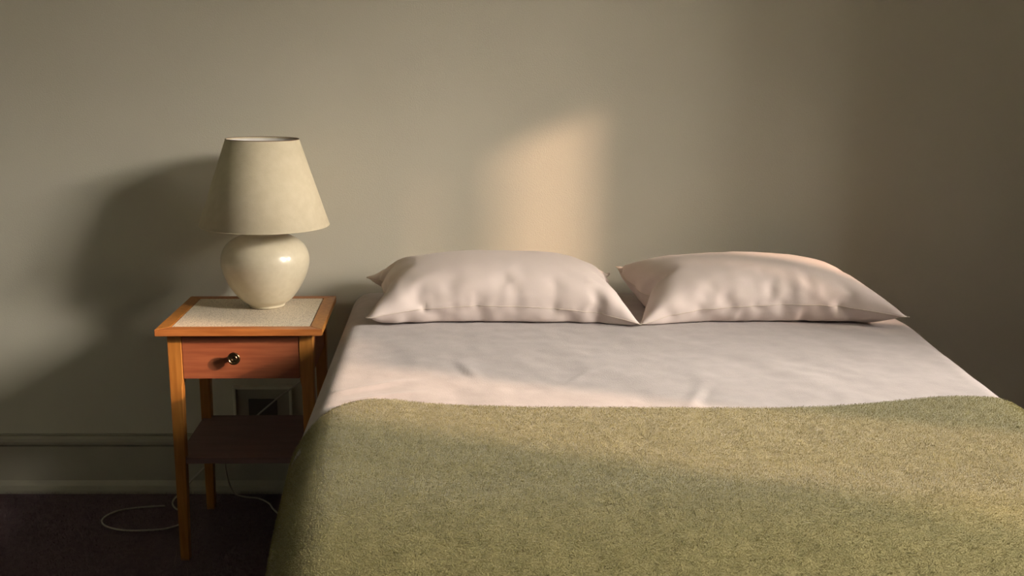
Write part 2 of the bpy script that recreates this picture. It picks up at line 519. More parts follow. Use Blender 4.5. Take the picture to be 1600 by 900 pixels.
# steps along each row in half millimetres: x, then y, then z; front panel, then back panel
BAG_LEFT = [
-766,33,33,33,33,33,33,33,33,32,27,28,35,34,33,33,33,34,34,28,34,33,33,34,34,33,33,34,34,34,34,33,31,30,33,34,34,33,29,31,30,21,30,30,31,31,32,32,
-761,28,30,33,33,33,33,33,31,31,30,31,34,33,34,33,34,33,34,32,31,33,34,33,34,34,33,33,34,34,34,33,32,30,32,34,33,34,33,28,26,26,31,31,32,32,29,22,
-750,18,27,31,34,33,34,33,30,29,32,33,34,33,33,34,34,33,33,32,33,33,34,34,34,33,33,34,33,34,34,34,32,30,31,34,34,34,33,31,28,24,30,32,33,31,23,17,
-738,14,21,27,32,33,34,34,31,30,31,33,34,33,34,33,34,34,33,33,33,34,34,33,34,33,33,33,34,34,34,33,32,31,32,34,33,34,33,30,28,28,32,33,32,26,18,13,
-727,12,16,24,29,32,33,34,32,31,32,33,34,34,33,33,33,34,34,34,34,33,34,33,34,33,32,34,34,34,34,34,33,30,32,34,34,33,31,31,30,31,33,31,29,22,15,11,
-715,13,13,18,25,30,32,34,33,32,32,33,34,34,33,34,33,33,34,34,34,34,34,33,33,33,33,34,34,34,34,33,33,32,32,34,34,33,33,31,32,31,32,29,25,19,13,9,
-699,13,10,12,21,27,31,32,34,32,33,33,34,34,33,34,34,33,34,34,34,33,34,34,33,33,33,34,34,34,34,33,34,32,33,34,34,33,34,33,31,31,30,27,22,17,11,6,
-677,0,10,13,16,23,29,32,33,33,32,34,34,34,33,34,34,33,34,34,34,34,34,34,33,33,33,34,34,34,34,34,33,34,33,34,33,34,33,33,31,31,29,26,20,14,9,5,
-669,3,4,10,16,22,28,31,33,33,33,33,34,34,33,34,34,34,34,33,34,34,34,34,34,33,34,33,34,34,34,34,34,34,33,34,33,34,33,32,32,30,28,25,18,9,3,0,
-658,-2,3,10,15,22,26,29,32,33,33,34,33,34,34,34,33,34,34,34,34,34,34,34,34,33,34,34,34,34,34,34,34,33,34,34,33,34,32,32,32,30,27,21,14,8,1,-3,
-665,5,9,11,14,20,25,28,30,32,34,33,34,33,34,34,34,34,34,34,34,34,34,33,34,34,34,34,34,34,34,34,34,34,34,33,34,33,33,32,31,28,26,20,12,8,6,7,
-667,8,9,14,19,19,21,25,29,32,33,34,33,34,34,34,33,34,34,34,34,34,34,34,34,34,34,34,34,35,33,34,34,34,34,34,33,33,33,32,30,26,25,20,17,11,7,6,
-662,13,7,16,21,18,16,22,29,29,33,33,34,34,33,34,34,34,34,34,34,34,34,34,34,34,35,34,34,34,34,34,34,33,34,34,33,33,33,31,27,24,22,18,18,14,12,8,
-651,13,9,14,13,15,18,24,27,28,32,33,34,34,33,34,34,34,34,34,34,34,34,34,34,34,35,34,34,34,34,34,34,33,34,34,33,33,33,30,25,22,21,21,18,14,10,2,
-635,-5,8,13,10,15,23,24,27,30,32,34,33,34,34,33,34,34,34,34,34,34,34,34,34,35,34,34,34,34,34,34,34,33,34,33,34,33,33,30,28,24,21,21,19,13,8,10,
-632,-7,-1,10,13,17,24,27,29,31,32,33,33,34,34,33,34,34,34,34,34,34,34,34,34,35,34,34,34,34,34,34,34,33,34,33,34,33,32,30,29,27,24,19,18,14,9,6,
-645,5,-1,5,13,21,25,28,29,31,33,33,33,33,34,34,34,33,34,34,34,34,34,34,35,34,34,34,34,34,34,34,33,34,33,34,33,33,32,31,30,27,25,18,16,14,9,6,
-655,6,4,8,15,22,24,28,29,31,32,33,33,34,34,33,34,34,34,33,35,34,33,35,34,34,34,34,34,34,34,33,34,34,33,33,33,33,32,32,30,27,25,19,15,12,9,6,
-662,4,8,13,18,20,24,28,29,31,32,33,33,34,33,34,33,34,34,34,34,34,34,34,34,34,34,33,34,34,34,34,34,34,33,33,33,32,33,31,31,26,23,18,14,13,10,7,
-666,7,8,14,18,21,25,26,29,31,32,33,34,33,34,34,33,34,33,34,34,34,34,34,34,34,33,34,34,34,34,34,34,33,33,33,33,32,33,31,31,27,23,14,10,12,11,12,
-668,9,9,14,18,22,25,25,28,31,33,34,33,34,33,34,33,34,33,34,34,33,34,34,34,34,33,34,34,34,33,34,34,33,34,33,32,32,32,32,31,29,25,17,11,5,5,9,
-670,10,12,14,19,21,22,24,30,32,34,33,34,33,34,33,34,33,33,33,34,34,33,34,34,33,34,33,34,34,34,34,32,34,33,33,33,32,31,32,31,30,27,21,15,10,1,-9,
-671,13,16,16,17,19,21,22,29,34,34,33,34,33,34,34,33,33,32,33,34,33,34,33,34,33,33,34,34,34,33,34,33,33,32,32,33,33,31,31,31,30,28,23,21,14,5,3,
-669,19,17,16,15,13,17,25,32,33,34,33,34,34,34,33,34,32,33,31,32,34,34,34,33,33,33,34,34,33,34,33,34,33,31,30,32,33,32,32,30,30,29,26,22,16,10,6,
-657,7,8,9,16,18,22,31,33,34,34,33,34,34,33,33,32,33,33,31,31,34,34,33,33,34,33,34,33,34,34,33,31,32,31,30,32,33,33,32,31,29,29,27,25,20,13,8,
-662,4,4,6,18,25,30,32,33,34,34,34,33,34,33,31,30,33,33,32,31,34,33,34,33,34,33,34,34,33,33,31,30,31,32,31,31,32,33,33,31,29,28,28,27,24,18,9,
-676,1,9,11,23,28,31,33,33,34,34,34,33,34,33,29,30,32,33,32,33,33,33,32,34,33,34,34,33,34,32,31,31,31,30,28,30,32,33,34,31,29,29,27,27,27,24,14,
-685,8,7,14,27,28,32,33,33,33,34,34,33,34,33,30,28,30,32,34,33,34,32,31,33,34,34,33,34,33,33,31,30,31,27,27,30,32,34,33,32,32,32,29,26,25,24,21,
-707,10,14,21,29,32,34,33,34,33,34,33,34,33,34,31,30,29,30,32,32,33,32,31,34,33,34,34,34,33,33,30,28,28,28,27,30,34,33,31,32,34,33,32,29,27,22,6,
-731,19,22,25,31,34,34,34,34,33,34,33,34,33,34,32,30,29,29,30,31,32,32,33,33,34,34,34,34,33,32,31,30,30,27,23,28,34,32,31,32,32,34,32,33,31,24,14,
-751,26,28,31,34,33,34,34,34,33,34,33,34,34,33,34,31,29,29,27,29,32,32,33,34,34,34,34,34,33,32,32,32,33,22,18,29,33,32,31,32,33,32,33,33,32,30,26,
-764,31,34,34,34,34,33,34,33,33,34,34,34,33,34,34,34,33,32,25,18,32,34,33,34,34,34,34,34,34,34,34,32,34,-1,29,32,32,32,33,32,32,33,31,32,33,33,33,
-766,33,33,33,33,33,33,33,33,32,27,28,35,34,33,33,33,34,34,28,34,33,33,34,34,33,33,34,34,34,34,33,31,30,33,34,34,33,29,31,30,21,30,30,31,31,32,32,
-761,26,31,33,34,33,33,32,32,32,32,31,32,33,33,34,33,34,33,32,32,32,33,34,34,33,33,34,33,34,34,33,33,32,33,32,33,33,31,29,28,27,30,31,31,32,29,22,
-750,19,25,32,33,34,33,31,32,33,33,33,33,32,33,33,34,33,33,33,32,31,33,34,34,34,33,34,34,33,34,34,34,33,32,32,31,33,33,31,28,27,30,32,33,30,23,16,
-738,14,19,28,32,34,33,32,32,34,33,34,33,33,32,33,34,34,33,33,33,30,33,34,34,34,33,34,34,34,34,34,33,34,32,32,31,32,34,33,30,27,31,33,31,26,18,11,
-727,12,16,22,30,32,33,33,33,33,34,34,33,33,33,34,33,34,34,33,33,30,33,34,34,34,34,33,34,34,34,34,34,34,33,31,31,33,33,33,33,29,31,32,28,20,14,11,
-715,11,13,17,26,31,33,33,33,33,34,34,34,33,33,34,33,34,33,33,33,32,34,33,34,34,34,34,33,34,34,34,34,34,32,32,32,34,33,33,32,32,32,28,25,18,11,9,
-699,9,9,12,22,29,32,33,33,33,34,34,34,33,34,33,34,33,34,32,33,34,34,34,34,33,34,34,34,34,34,34,34,33,33,32,33,34,33,33,34,31,30,27,22,16,8,7,
-677,-2,6,11,18,26,31,32,33,34,33,34,34,34,33,34,33,34,34,33,33,34,34,34,34,34,34,34,34,33,34,34,34,34,33,33,33,34,33,34,32,31,29,25,20,14,6,6,
-669,-1,1,12,16,23,31,31,33,34,33,34,33,34,34,34,33,34,34,34,33,34,34,34,34,34,34,34,34,34,34,34,33,34,34,34,33,34,33,33,32,31,27,23,16,12,2,-1,
-658,-5,3,10,15,20,28,31,32,34,33,34,33,34,34,34,34,34,34,33,34,34,34,34,34,34,34,34,34,34,34,34,34,34,34,34,34,33,33,32,32,29,24,20,13,9,1,-1,
-665,5,7,7,14,19,27,30,32,33,34,33,34,34,34,34,33,34,34,34,34,34,35,34,33,34,34,34,34,34,34,34,34,34,34,34,34,33,33,33,32,28,21,18,13,6,7,10,
-667,8,7,10,14,20,24,28,32,33,33,34,34,34,33,34,34,34,34,34,34,35,34,34,34,34,34,34,34,34,34,34,34,34,34,34,33,34,33,32,32,28,23,21,15,8,7,5,
-662,5,8,13,16,20,21,26,29,32,34,34,34,33,34,34,34,34,34,35,34,34,34,34,34,34,34,34,34,34,34,34,34,34,34,34,33,34,33,32,31,28,25,21,15,11,6,2,
-651,7,11,12,16,18,16,22,26,31,34,34,34,33,34,34,34,34,35,34,34,34,34,34,34,34,34,34,34,34,34,34,34,34,34,34,34,33,33,31,31,28,25,22,15,12,3,-7,
-635,6,8,10,12,15,17,21,25,30,33,34,34,33,34,34,35,34,34,34,34,34,34,34,34,34,34,34,34,34,34,34,34,34,34,34,34,33,33,31,30,28,24,21,16,11,8,2,
-632,0,4,12,13,13,17,24,29,30,33,33,34,34,34,34,34,34,34,34,34,34,34,34,34,34,34,34,34,34,34,34,34,34,34,34,34,33,32,32,30,27,24,19,15,12,8,6,
-645,3,4,10,13,17,21,26,30,31,33,33,34,34,34,34,34,34,34,34,34,34,34,34,34,34,34,34,34,35,34,34,34,34,33,34,33,34,32,32,29,27,24,18,15,13,8,6,
-655,5,6,11,15,19,23,27,29,31,33,33,34,33,34,34,34,34,34,34,34,34,34,34,34,34,34,34,35,34,34,34,34,34,33,34,33,33,33,32,28,26,24,21,16,13,6,4,
-662,6,8,12,16,20,25,27,29,31,33,33,33,34,34,33,34,34,34,34,34,34,34,34,34,34,34,35,34,34,34,34,34,33,34,34,33,33,32,32,29,25,22,20,17,13,7,4,
-666,7,8,12,17,22,24,27,30,32,32,34,33,34,33,34,34,34,33,34,34,34,34,34,35,34,34,34,34,34,34,34,33,34,34,33,33,33,33,31,31,27,23,17,14,9,7,7,
-668,6,9,13,17,21,25,28,31,32,32,34,33,34,33,34,34,33,34,34,34,34,34,33,35,34,33,34,34,34,34,34,34,34,33,34,32,33,32,32,31,27,23,18,14,2,4,8,
-670,5,10,13,18,22,25,28,31,33,33,33,34,33,34,33,34,34,33,33,34,34,33,34,34,34,34,34,34,34,34,34,34,33,34,33,32,32,32,32,32,28,24,17,13,6,3,-2,
-671,4,10,14,19,22,25,29,31,33,34,33,34,33,34,34,33,33,33,33,33,33,34,34,34,34,34,34,34,34,34,33,34,33,33,32,33,32,32,32,31,31,27,22,14,11,7,6,
-669,4,8,14,19,21,25,30,33,34,33,34,33,34,34,33,34,32,33,32,32,33,34,34,34,34,34,33,34,34,34,34,33,32,30,33,32,33,33,32,31,31,30,25,20,14,7,6,
-657,7,9,13,13,17,23,29,34,33,34,34,33,34,34,33,34,32,31,31,31,33,34,34,34,34,34,34,34,34,34,33,33,30,31,31,31,33,33,33,32,31,30,28,22,18,10,7,
-662,16,9,9,10,19,24,32,34,33,34,34,34,33,34,34,33,31,28,31,32,33,34,34,34,34,33,34,34,34,34,33,32,32,31,29,28,32,33,33,33,33,30,29,25,20,13,9,
-676,16,9,11,15,22,30,33,34,34,33,34,34,33,34,34,33,30,27,31,32,32,34,33,34,34,34,34,34,33,34,33,33,32,30,29,25,30,33,33,34,33,31,29,27,25,18,10,
-685,7,14,19,19,24,32,33,34,34,33,34,34,33,34,34,33,30,27,31,32,31,32,33,34,33,34,34,34,34,32,33,32,33,31,28,22,29,33,33,33,34,32,31,30,26,21,14,
-707,8,18,22,28,30,33,34,34,33,34,34,33,34,34,33,33,32,30,29,30,29,30,34,33,34,34,34,34,33,31,32,32,33,30,25,23,30,33,32,33,34,33,33,32,28,20,2,
-731,17,22,27,32,34,33,34,33,34,34,33,34,34,33,34,33,32,30,29,30,29,30,32,33,34,34,34,33,34,30,29,31,32,30,25,24,31,32,33,33,32,33,34,32,32,23,13,
-751,25,29,32,33,34,33,34,34,33,34,34,33,34,33,34,34,32,30,28,29,28,32,31,33,34,33,34,34,33,32,30,30,29,24,25,28,31,33,32,33,32,33,32,33,33,30,25,
-764,31,34,34,34,34,33,34,33,33,34,34,34,33,34,34,34,33,32,25,18,32,34,33,34,34,34,34,34,34,34,34,32,34,-1,29,32,32,32,33,32,32,33,31,32,33,33,33,
-525,2,8,9,9,8,8,8,8,9,22,-13,2,0,4,10,-6,3,5,15,-10,-7,4,-4,2,7,-2,-7,-2,1,0,4,8,-16,-4,-5,5,-7,10,5,-6,-25,-17,-15,-14,-14,-12,-12,
-492,-5,-2,3,6,7,8,7,12,14,6,-5,0,0,-1,4,1,4,2,8,-2,-6,0,0,1,4,2,-4,-4,-1,1,5,4,-9,-7,-2,-2,-2,4,9,-12,-20,-15,-12,-12,-9,-4,2,
-460,-8,-7,-3,2,4,5,6,14,13,0,-2,1,-2,-1,2,2,2,2,6,-3,-4,0,1,2,5,0,-3,-2,-1,0,3,5,-7,-7,-3,-3,-1,1,9,-8,-21,-14,-9,-6,-2,4,7,
-428,-8,-8,-7,-4,1,1,4,10,14,0,-3,0,-2,2,3,-1,-1,1,3,-1,0,0,2,3,6,-1,-4,-1,-1,-1,2,5,-7,-7,-2,-4,0,5,4,-12,-18,-8,-3,0,5,6,7,
-396,-8,-8,-9,-6,-3,-1,0,5,12,2,-5,-1,2,4,0,-2,-2,0,0,1,2,2,4,1,4,-2,-3,-2,0,0,1,5,-6,-8,-2,-3,1,7,-1,-14,-9,-2,1,4,7,6,7,
-364,-9,-7,-8,-8,-6,-3,-2,-1,6,4,-2,0,1,4,2,-2,-3,-1,0,1,2,3,5,2,-4,-3,-1,0,-1,0,4,3,-7,-6,-2,-2,0,5,-2,-9,-2,2,3,6,7,7,6,
-334,-9,-7,-6,-8,-7,-5,-3,-2,-1,1,0,2,2,1,2,0,-3,-1,1,0,1,3,3,4,-5,-4,0,-1,0,-1,3,2,-5,-3,-2,-3,0,1,0,-2,2,4,5,6,7,7,5,
-309,-4,-7,-5,-8,-7,-5,-4,-2,-2,-3,0,1,2,0,1,1,-2,-1,1,1,0,0,2,2,-2,-1,-1,-1,-1,0,0,-1,-1,1,-1,-3,0,0,1,2,4,5,5,7,6,6,6,
-277,-5,-6,-6,-6,-7,-6,-5,-3,-2,-2,-1,-1,0,1,0,0,-1,0,0,1,0,-1,1,0,-1,2,-1,-2,0,-1,-1,0,1,1,-2,0,0,1,3,3,4,5,6,6,5,4,3,
-244,-6,-5,-6,-6,-7,-6,-6,-3,-3,-1,-2,-1,-1,-1,0,-1,0,0,0,0,0,0,0,0,-1,1,-1,0,-1,0,0,0,1,0,0,1,1,2,3,3,4,5,6,5,5,2,-1,
-213,-4,-5,-6,-6,-7,-6,-6,-4,-3,-2,-1,-2,-1,-1,0,-1,-1,1,-1,0,-1,0,0,0,0,0,0,-1,0,1,0,0,1,0,1,1,2,2,3,3,4,5,5,5,4,2,1,
-180,-4,-5,-6,-7,-6,-7,-5,-5,-3,-2,-1,-1,-2,-1,0,-1,-1,0,-1,0,-1,0,0,0,0,0,0,0,0,0,1,0,1,1,1,1,2,2,2,4,5,5,4,4,3,3,3,
-147,-6,-4,-6,-7,-7,-5,-5,-5,-3,-2,-2,-1,-1,-1,-1,-1,0,-1,-1,0,0,-1,0,0,0,0,0,0,1,0,1,0,1,1,1,1,2,2,3,3,5,4,3,4,4,5,3,
-115,-9,-3,-5,-8,-6,-4,-4,-5,-3,-2,-1,-2,-1,-1,-1,-1,0,-1,-1,0,0,-1,0,0,0,0,0,0,1,0,1,1,1,1,1,1,1,2,2,4,4,4,3,4,4,5,3,
-88,-8,-2,-4,-7,-6,-3,-4,-4,-3,-2,-1,-1,-1,-2,0,-1,-1,-1,-1,0,0,-1,0,0,0,0,0,1,0,1,0,1,1,1,1,1,2,1,2,3,4,3,4,4,4,5,3,
-65,-1,-4,-4,-4,-5,-3,-4,-3,-2,-2,-1,-2,-1,-1,-1,-1,-1,0,-1,-1,0,0,0,0,0,0,0,0,1,0,1,1,1,1,1,1,2,1,2,2,3,3,4,5,4,5,4,
-33,0,-5,-5,-4,-3,-3,-3,-3,-2,-2,-1,-2,-1,-1,-1,-1,-1,-1,0,-1,0,-1,0,0,0,0,0,1,0,1,1,0,1,2,1,1,2,1,2,2,3,3,4,4,5,4,5,
-1,-1,-4,-4,-3,-3,-4,-2,-3,-2,-2,-1,-2,-1,-1,-1,-1,-1,-1,-1,0,0,-1,0,0,0,0,0,1,0,1,0,1,1,2,1,1,2,1,2,2,2,3,4,5,4,5,5,
33,-3,-3,-3,-4,-3,-3,-3,-2,-2,-2,-1,-2,-1,-1,-1,-1,-1,-1,-1,0,0,-1,0,0,0,0,1,0,0,1,0,1,1,1,2,1,2,1,2,2,2,3,3,5,5,4,5,
66,-2,-3,-4,-3,-3,-3,-3,-2,-2,-2,-1,-2,-1,-1,-1,-1,-1,-1,0,-1,0,0,-1,0,0,0,1,0,0,1,0,1,1,1,2,1,2,2,1,2,2,2,2,4,5,6,6,
100,-2,-4,-3,-3,-3,-3,-3,-3,-2,-1,-1,-1,-2,-1,-1,-1,-2,-1,0,0,0,-1,0,0,-1,0,1,1,0,1,0,0,2,1,2,2,1,2,1,2,1,1,2,2,5,7,8,
134,-3,-3,-3,-3,-3,-4,-3,-2,-2,-1,-1,-1,-2,-1,-1,-2,-3,0,0,-1,0,0,0,-1,-1,0,2,1,0,0,1,-1,2,3,2,2,1,2,1,2,1,1,1,0,2,6,12,
168,-3,-4,-3,-3,-5,-3,-2,-1,-2,-1,-2,-1,-1,-2,-1,-3,-4,0,0,-1,1,0,0,-2,-1,1,2,1,0,0,0,-1,0,4,3,4,2,2,1,2,1,1,0,0,1,3,3,
202,-7,-6,-4,-1,-4,-2,-1,0,-2,-1,-2,-1,-2,-1,-2,-4,-5,-3,-1,3,1,1,0,-3,-1,2,1,1,0,-1,1,-2,-3,3,9,6,3,2,1,2,1,1,0,0,1,2,2,
235,-14,-10,-8,3,3,0,1,-1,-1,-2,-3,-1,-2,-2,-4,-6,-6,-5,0,6,1,2,0,-2,-2,3,0,1,-1,-1,-1,-7,-2,8,10,8,5,4,2,2,1,0,1,0,0,1,2,
240,-2,-7,-2,4,4,3,1,-1,-2,-1,-3,-3,-2,-2,-9,-11,-7,-4,5,4,0,4,3,0,-1,1,0,0,0,-2,-7,-10,4,8,10,10,9,6,4,2,1,1,0,0,0,1,2,
262,-9,0,5,4,6,3,0,-1,-2,-2,-3,-4,-3,-4,-12,-12,-6,-2,3,3,-2,5,7,2,0,0,-1,1,-2,-5,-10,-9,3,10,14,13,10,7,5,4,1,0,1,0,1,1,2,
281,-7,5,4,5,6,3,1,1,-4,-4,-4,-4,-4,-5,-12,-15,-10,-1,4,1,1,4,10,3,2,1,-2,0,-4,-6,-11,-9,3,14,17,13,8,5,7,8,4,2,1,1,1,1,3,
289,6,10,7,6,4,2,1,-2,-5,-5,-4,-5,-5,-5,-10,-15,-14,-10,1,3,7,10,10,3,2,1,0,-1,-6,-7,-11,-10,8,16,16,12,3,5,11,10,6,5,4,2,0,2,0,
313,10,10,10,4,0,0,-2,-4,-5,-5,-5,-6,-4,-5,-8,-15,-15,-13,-3,9,10,10,8,3,2,0,1,-1,-6,-10,-11,-10,5,15,19,13,4,5,12,13,8,7,7,5,2,1,-1,
340,12,10,5,0,-2,-3,-4,-6,-5,-4,-5,-5,-4,-5,-6,-10,-15,-14,-5,10,10,9,5,3,1,1,0,0,-3,-9,-10,-8,-3,13,19,9,8,10,12,11,10,9,9,9,6,2,0,
371,10,4,1,-4,-4,-6,-5,-6,-7,-3,-4,-4,-5,-4,-5,-4,-6,-12,-16,10,12,5,4,0,-2,3,1,-1,1,-1,-6,-9,-13,7,18,12,11,10,10,10,11,10,12,11,10,10,1,
-525,2,8,9,9,8,8,8,8,9,22,-13,2,0,4,10,-6,3,5,15,-10,-7,4,-4,2,7,-2,-7,-2,1,0,4,8,-16,-4,-5,5,-7,10,5,-6,-25,-17,-15,-14,-14,-12,-12,
-492,-2,2,5,6,6,8,10,10,3,3,8,6,0,-2,0,0,4,6,9,-1,-9,-2,0,-1,2,-1,-2,-1,-2,1,3,0,-1,1,-4,-8,-3,5,7,-10,-17,-16,-12,-12,-12,-6,-3,
-460,-2,-2,0,3,4,7,10,7,-1,3,7,7,3,-5,0,1,3,6,8,1,-10,-2,0,-2,-1,0,1,-1,-2,-1,0,1,2,5,-2,-11,-5,2,6,-5,-17,-14,-10,-8,-5,-1,-1,
-428,-1,-3,-2,0,1,4,8,5,-1,2,5,6,3,-3,2,1,1,4,6,3,-8,-3,0,-2,-1,1,0,-2,-1,0,-1,1,3,5,-1,-11,-5,-2,4,-1,-15,-12,-6,-3,0,0,-1,
-396,-1,-2,-2,-2,0,0,4,4,0,1,3,3,3,1,2,1,0,2,5,3,-7,-2,-1,-1,-1,1,0,-2,0,0,0,1,2,4,-2,-9,-3,-4,0,-1,-10,-6,-2,0,0,0,-1,
-364,-1,-1,-2,-2,-2,0,0,2,1,1,1,1,4,3,-1,1,1,1,4,-1,-4,-1,0,0,0,-1,0,-1,-1,0,0,1,2,4,-5,-5,-1,-4,-1,-4,-5,-1,0,1,0,-1,-1,
-334,-1,1,0,-2,-2,-1,-1,0,0,1,1,1,2,2,0,1,0,0,2,-2,-1,-1,0,0,0,0,-1,1,0,-2,0,0,1,2,-3,-2,-1,-3,-3,-2,0,0,0,1,0,-2,-2,
-309,5,1,1,-1,-2,-1,-1,0,0,0,0,1,1,1,0,1,-1,-1,0,0,0,0,-1,0,0,0,0,0,0,0,-1,1,-2,1,0,-1,-2,-2,-1,-1,0,1,0,1,-1,-2,-2,
-277,4,3,1,0,-2,-1,-1,-1,0,0,0,0,0,1,0,0,0,-1,0,0,0,0,0,0,-1,0,0,1,-1,0,0,-1,0,-1,1,-1,-1,-1,0,-1,0,1,0,-1,-1,-4,-5,
-244,3,3,1,0,0,-1,-1,-1,0,-1,0,0,0,1,-1,0,0,0,0,0,0,0,0,0,-1,0,0,0,0,0,0,-1,0,0,-1,0,-1,0,0,-1,0,-1,0,-2,-1,-6,-8,
-213,4,3,2,1,0,-1,-1,-1,0,-1,0,0,0,0,0,0,0,0,0,0,0,0,0,-1,0,0,0,0,0,0,-1,0,0,0,-1,0,0,-1,0,-1,-1,-1,-2,-2,-2,-4,-7,
-180,4,3,2,1,0,0,-1,-1,0,-1,0,0,0,0,0,0,0,0,0,0,0,0,0,0,-1,0,0,0,0,0,-1,0,0,0,-1,0,0,-1,0,-1,-1,-2,-3,-3,-2,-4,-4,
-147,4,3,1,1,-1,1,0,0,0,-1,0,0,0,0,0,0,0,0,0,0,0,0,0,0,0,-1,0,0,0,0,0,-1,0,0,0,-1,0,-1,0,-1,-1,-2,-3,-3,-4,-3,-3,
-115,0,0,2,2,1,3,2,0,1,0,0,0,0,0,0,0,0,0,0,-1,0,0,0,0,0,0,-1,0,0,0,0,0,-1,0,0,0,-1,0,-1,-1,-1,-2,-3,-3,-4,-4,-4,
-88,-3,2,5,3,2,4,2,2,1,0,0,0,0,0,0,0,0,0,0,-1,0,0,0,0,0,0,0,-1,0,0,0,0,0,-1,0,0,-1,0,-1,-1,-2,-2,-2,-4,-4,-4,-5,
-65,3,4,6,4,2,3,3,2,1,1,0,0,0,0,0,0,0,0,0,0,-1,0,0,0,0,0,0,0,-1,0,0,0,0,-1,0,0,-1,0,-1,-1,-2,-2,-3,-4,-3,-5,-4,
-33,3,4,4,4,4,4,3,2,2,0,1,0,0,0,0,0,0,0,0,0,0,0,-1,0,0,0,0,0,0,-1,0,0,0,0,-1,0,-1,0,-1,-1,-2,-3,-3,-3,-4,-4,-4,
-1,4,4,4,4,5,3,3,3,1,1,1,0,0,0,0,0,0,0,0,0,0,0,0,-1,0,0,0,0,0,0,-1,0,0,0,-1,0,-1,-1,-1,-1,-2,-2,-3,-4,-3,-4,-4,
33,4,4,4,4,4,3,3,3,2,0,1,1,0,0,0,0,0,0,0,0,0,0,0,0,-1,0,0,0,0,0,0,-1,0,0,-1,0,-1,-1,-1,-2,-2,-3,-3,-3,-3,-4,-4,
66,4,4,5,4,3,4,3,2,2,1,1,0,0,1,0,0,0,0,0,0,0,0,0,0,-1,0,0,0,0,-1,0,0,0,0,-1,0,-1,-1,-1,-2,-3,-3,-3,-4,-3,-3,-3,
100,4,4,4,4,4,4,3,2,1,1,1,0,0,1,0,0,1,-1,0,0,0,0,0,0,-1,0,0,0,0,-1,0,0,1,-1,0,-1,-1,-1,-1,-2,-3,-3,-4,-3,-5,-3,-1,
134,4,4,4,4,4,3,3,2,2,0,0,1,0,0,0,0,0,-2,1,2,-1,0,0,-1,0,0,0,-1,0,0,-1,1,0,1,0,-1,-1,-1,-2,-1,-3,-4,-4,-2,-7,-4,0,
168,4,4,4,4,3,4,3,1,1,0,0,0,0,-1,0,0,-2,-4,2,3,0,0,0,-1,0,0,0,0,0,-1,-1,1,-1,-1,3,2,-1,-1,-1,-2,-2,-4,-5,-4,-8,-5,-8,
202,2,3,5,4,4,4,2,1,0,-1,-1,0,0,-2,0,-1,-3,-6,-1,5,2,2,0,-1,1,0,0,0,0,-1,-1,-2,-6,2,7,4,1,-1,0,-2,-2,-3,-6,-6,-6,-7,-6,
235,-9,2,9,5,6,6,4,-1,-1,-1,-2,-1,-1,-2,-2,-2,-4,-10,-1,7,4,3,1,0,0,0,0,1,0,0,-2,-6,-7,3,7,7,4,1,1,-1,-1,-3,-5,-6,-6,-7,-7,
240,6,6,8,9,10,6,1,-1,-2,-2,-2,-2,-4,-1,-4,-3,-7,-14,3,8,5,4,1,1,0,1,0,1,0,0,-4,-7,-5,-6,7,15,8,3,2,2,0,-3,-4,-5,-7,-6,-7,
262,7,9,10,11,10,3,0,-2,-3,-3,-3,-3,-5,-2,-4,-5,-11,-14,2,10,7,4,2,3,0,1,0,1,0,-4,-4,-6,-6,-10,8,20,11,5,4,3,3,0,-4,-5,-5,-7,-6,
281,9,11,13,13,9,1,-3,-2,-4,-5,-4,-4,-4,-4,-5,-6,-11,-16,-4,9,11,8,2,4,2,0,0,2,-1,-8,-7,-7,-5,-7,8,22,14,7,6,6,4,4,-1,-3,-5,-6,-6,
289,18,16,17,13,5,-3,-5,-3,-5,-4,-5,-5,-4,-5,-5,-6,-9,-16,-12,4,16,12,5,3,1,2,0,0,-3,-11,-8,-8,-8,-3,15,23,14,8,8,8,6,7,4,0,-3,-6,-10,
313,18,19,14,7,-1,-4,-5,-5,-4,-5,-4,-6,-4,-5,-5,-6,-10,-16,-15,3,13,11,11,5,1,0,2,-1,-5,-11,-15,-11,-7,6,21,22,13,10,9,8,9,8,6,6,2,-4,-11,
340,16,12,9,3,-6,-4,-5,-4,-5,-5,-4,-5,-5,-5,-5,-6,-8,-15,-17,2,12,10,11,7,0,1,1,0,-5,-9,-13,-11,-9,11,21,17,13,9,10,10,11,9,9,8,7,2,-8,
371,10,4,1,-4,-4,-6,-5,-6,-7,-3,-4,-4,-5,-4,-5,-4,-6,-12,-16,10,12,5,4,0,-2,3,1,-1,1,-1,-6,-9,-13,7,18,12,11,10,10,10,11,10,12,11,10,10,1,
228,-5,1,1,1,1,1,1,1,2,-3,2,0,1,2,2,0,1,1,3,-2,-1,0,-1,0,0,0,0,0,0,-1,0,1,0,0,1,-1,-1,2,0,-1,-4,-2,-2,-1,-2,-2,-1,
227,16,11,4,2,1,1,1,0,0,0,2,0,2,1,2,1,0,1,1,0,-1,0,0,-1,0,0,0,0,0,0,0,0,0,1,0,-1,0,0,-1,-1,-2,-2,-2,-2,-4,-9,-21,
231,26,18,10,5,3,2,1,-1,-1,2,2,1,1,2,1,2,1,1,0,0,0,-1,0,-1,-1,0,1,0,0,0,0,-1,1,1,0,0,-1,-1,-2,-2,0,-1,-4,-4,-10,-21,-29,
234,30,24,17,11,5,4,3,0,-2,2,3,1,1,1,1,2,2,1,0,1,-1,0,-1,-1,-2,0,2,0,0,1,-1,-2,2,1,0,0,-1,-3,-4,0,1,-3,-7,-10,-19,-27,-31,
238,31,28,22,16,10,6,6,2,-1,1,4,1,1,-1,2,2,3,1,1,0,-1,-1,-2,0,-1,1,1,1,0,0,-1,-2,1,2,0,0,-2,-6,-2,1,-2,-7,-11,-18,-24,-29,-32,
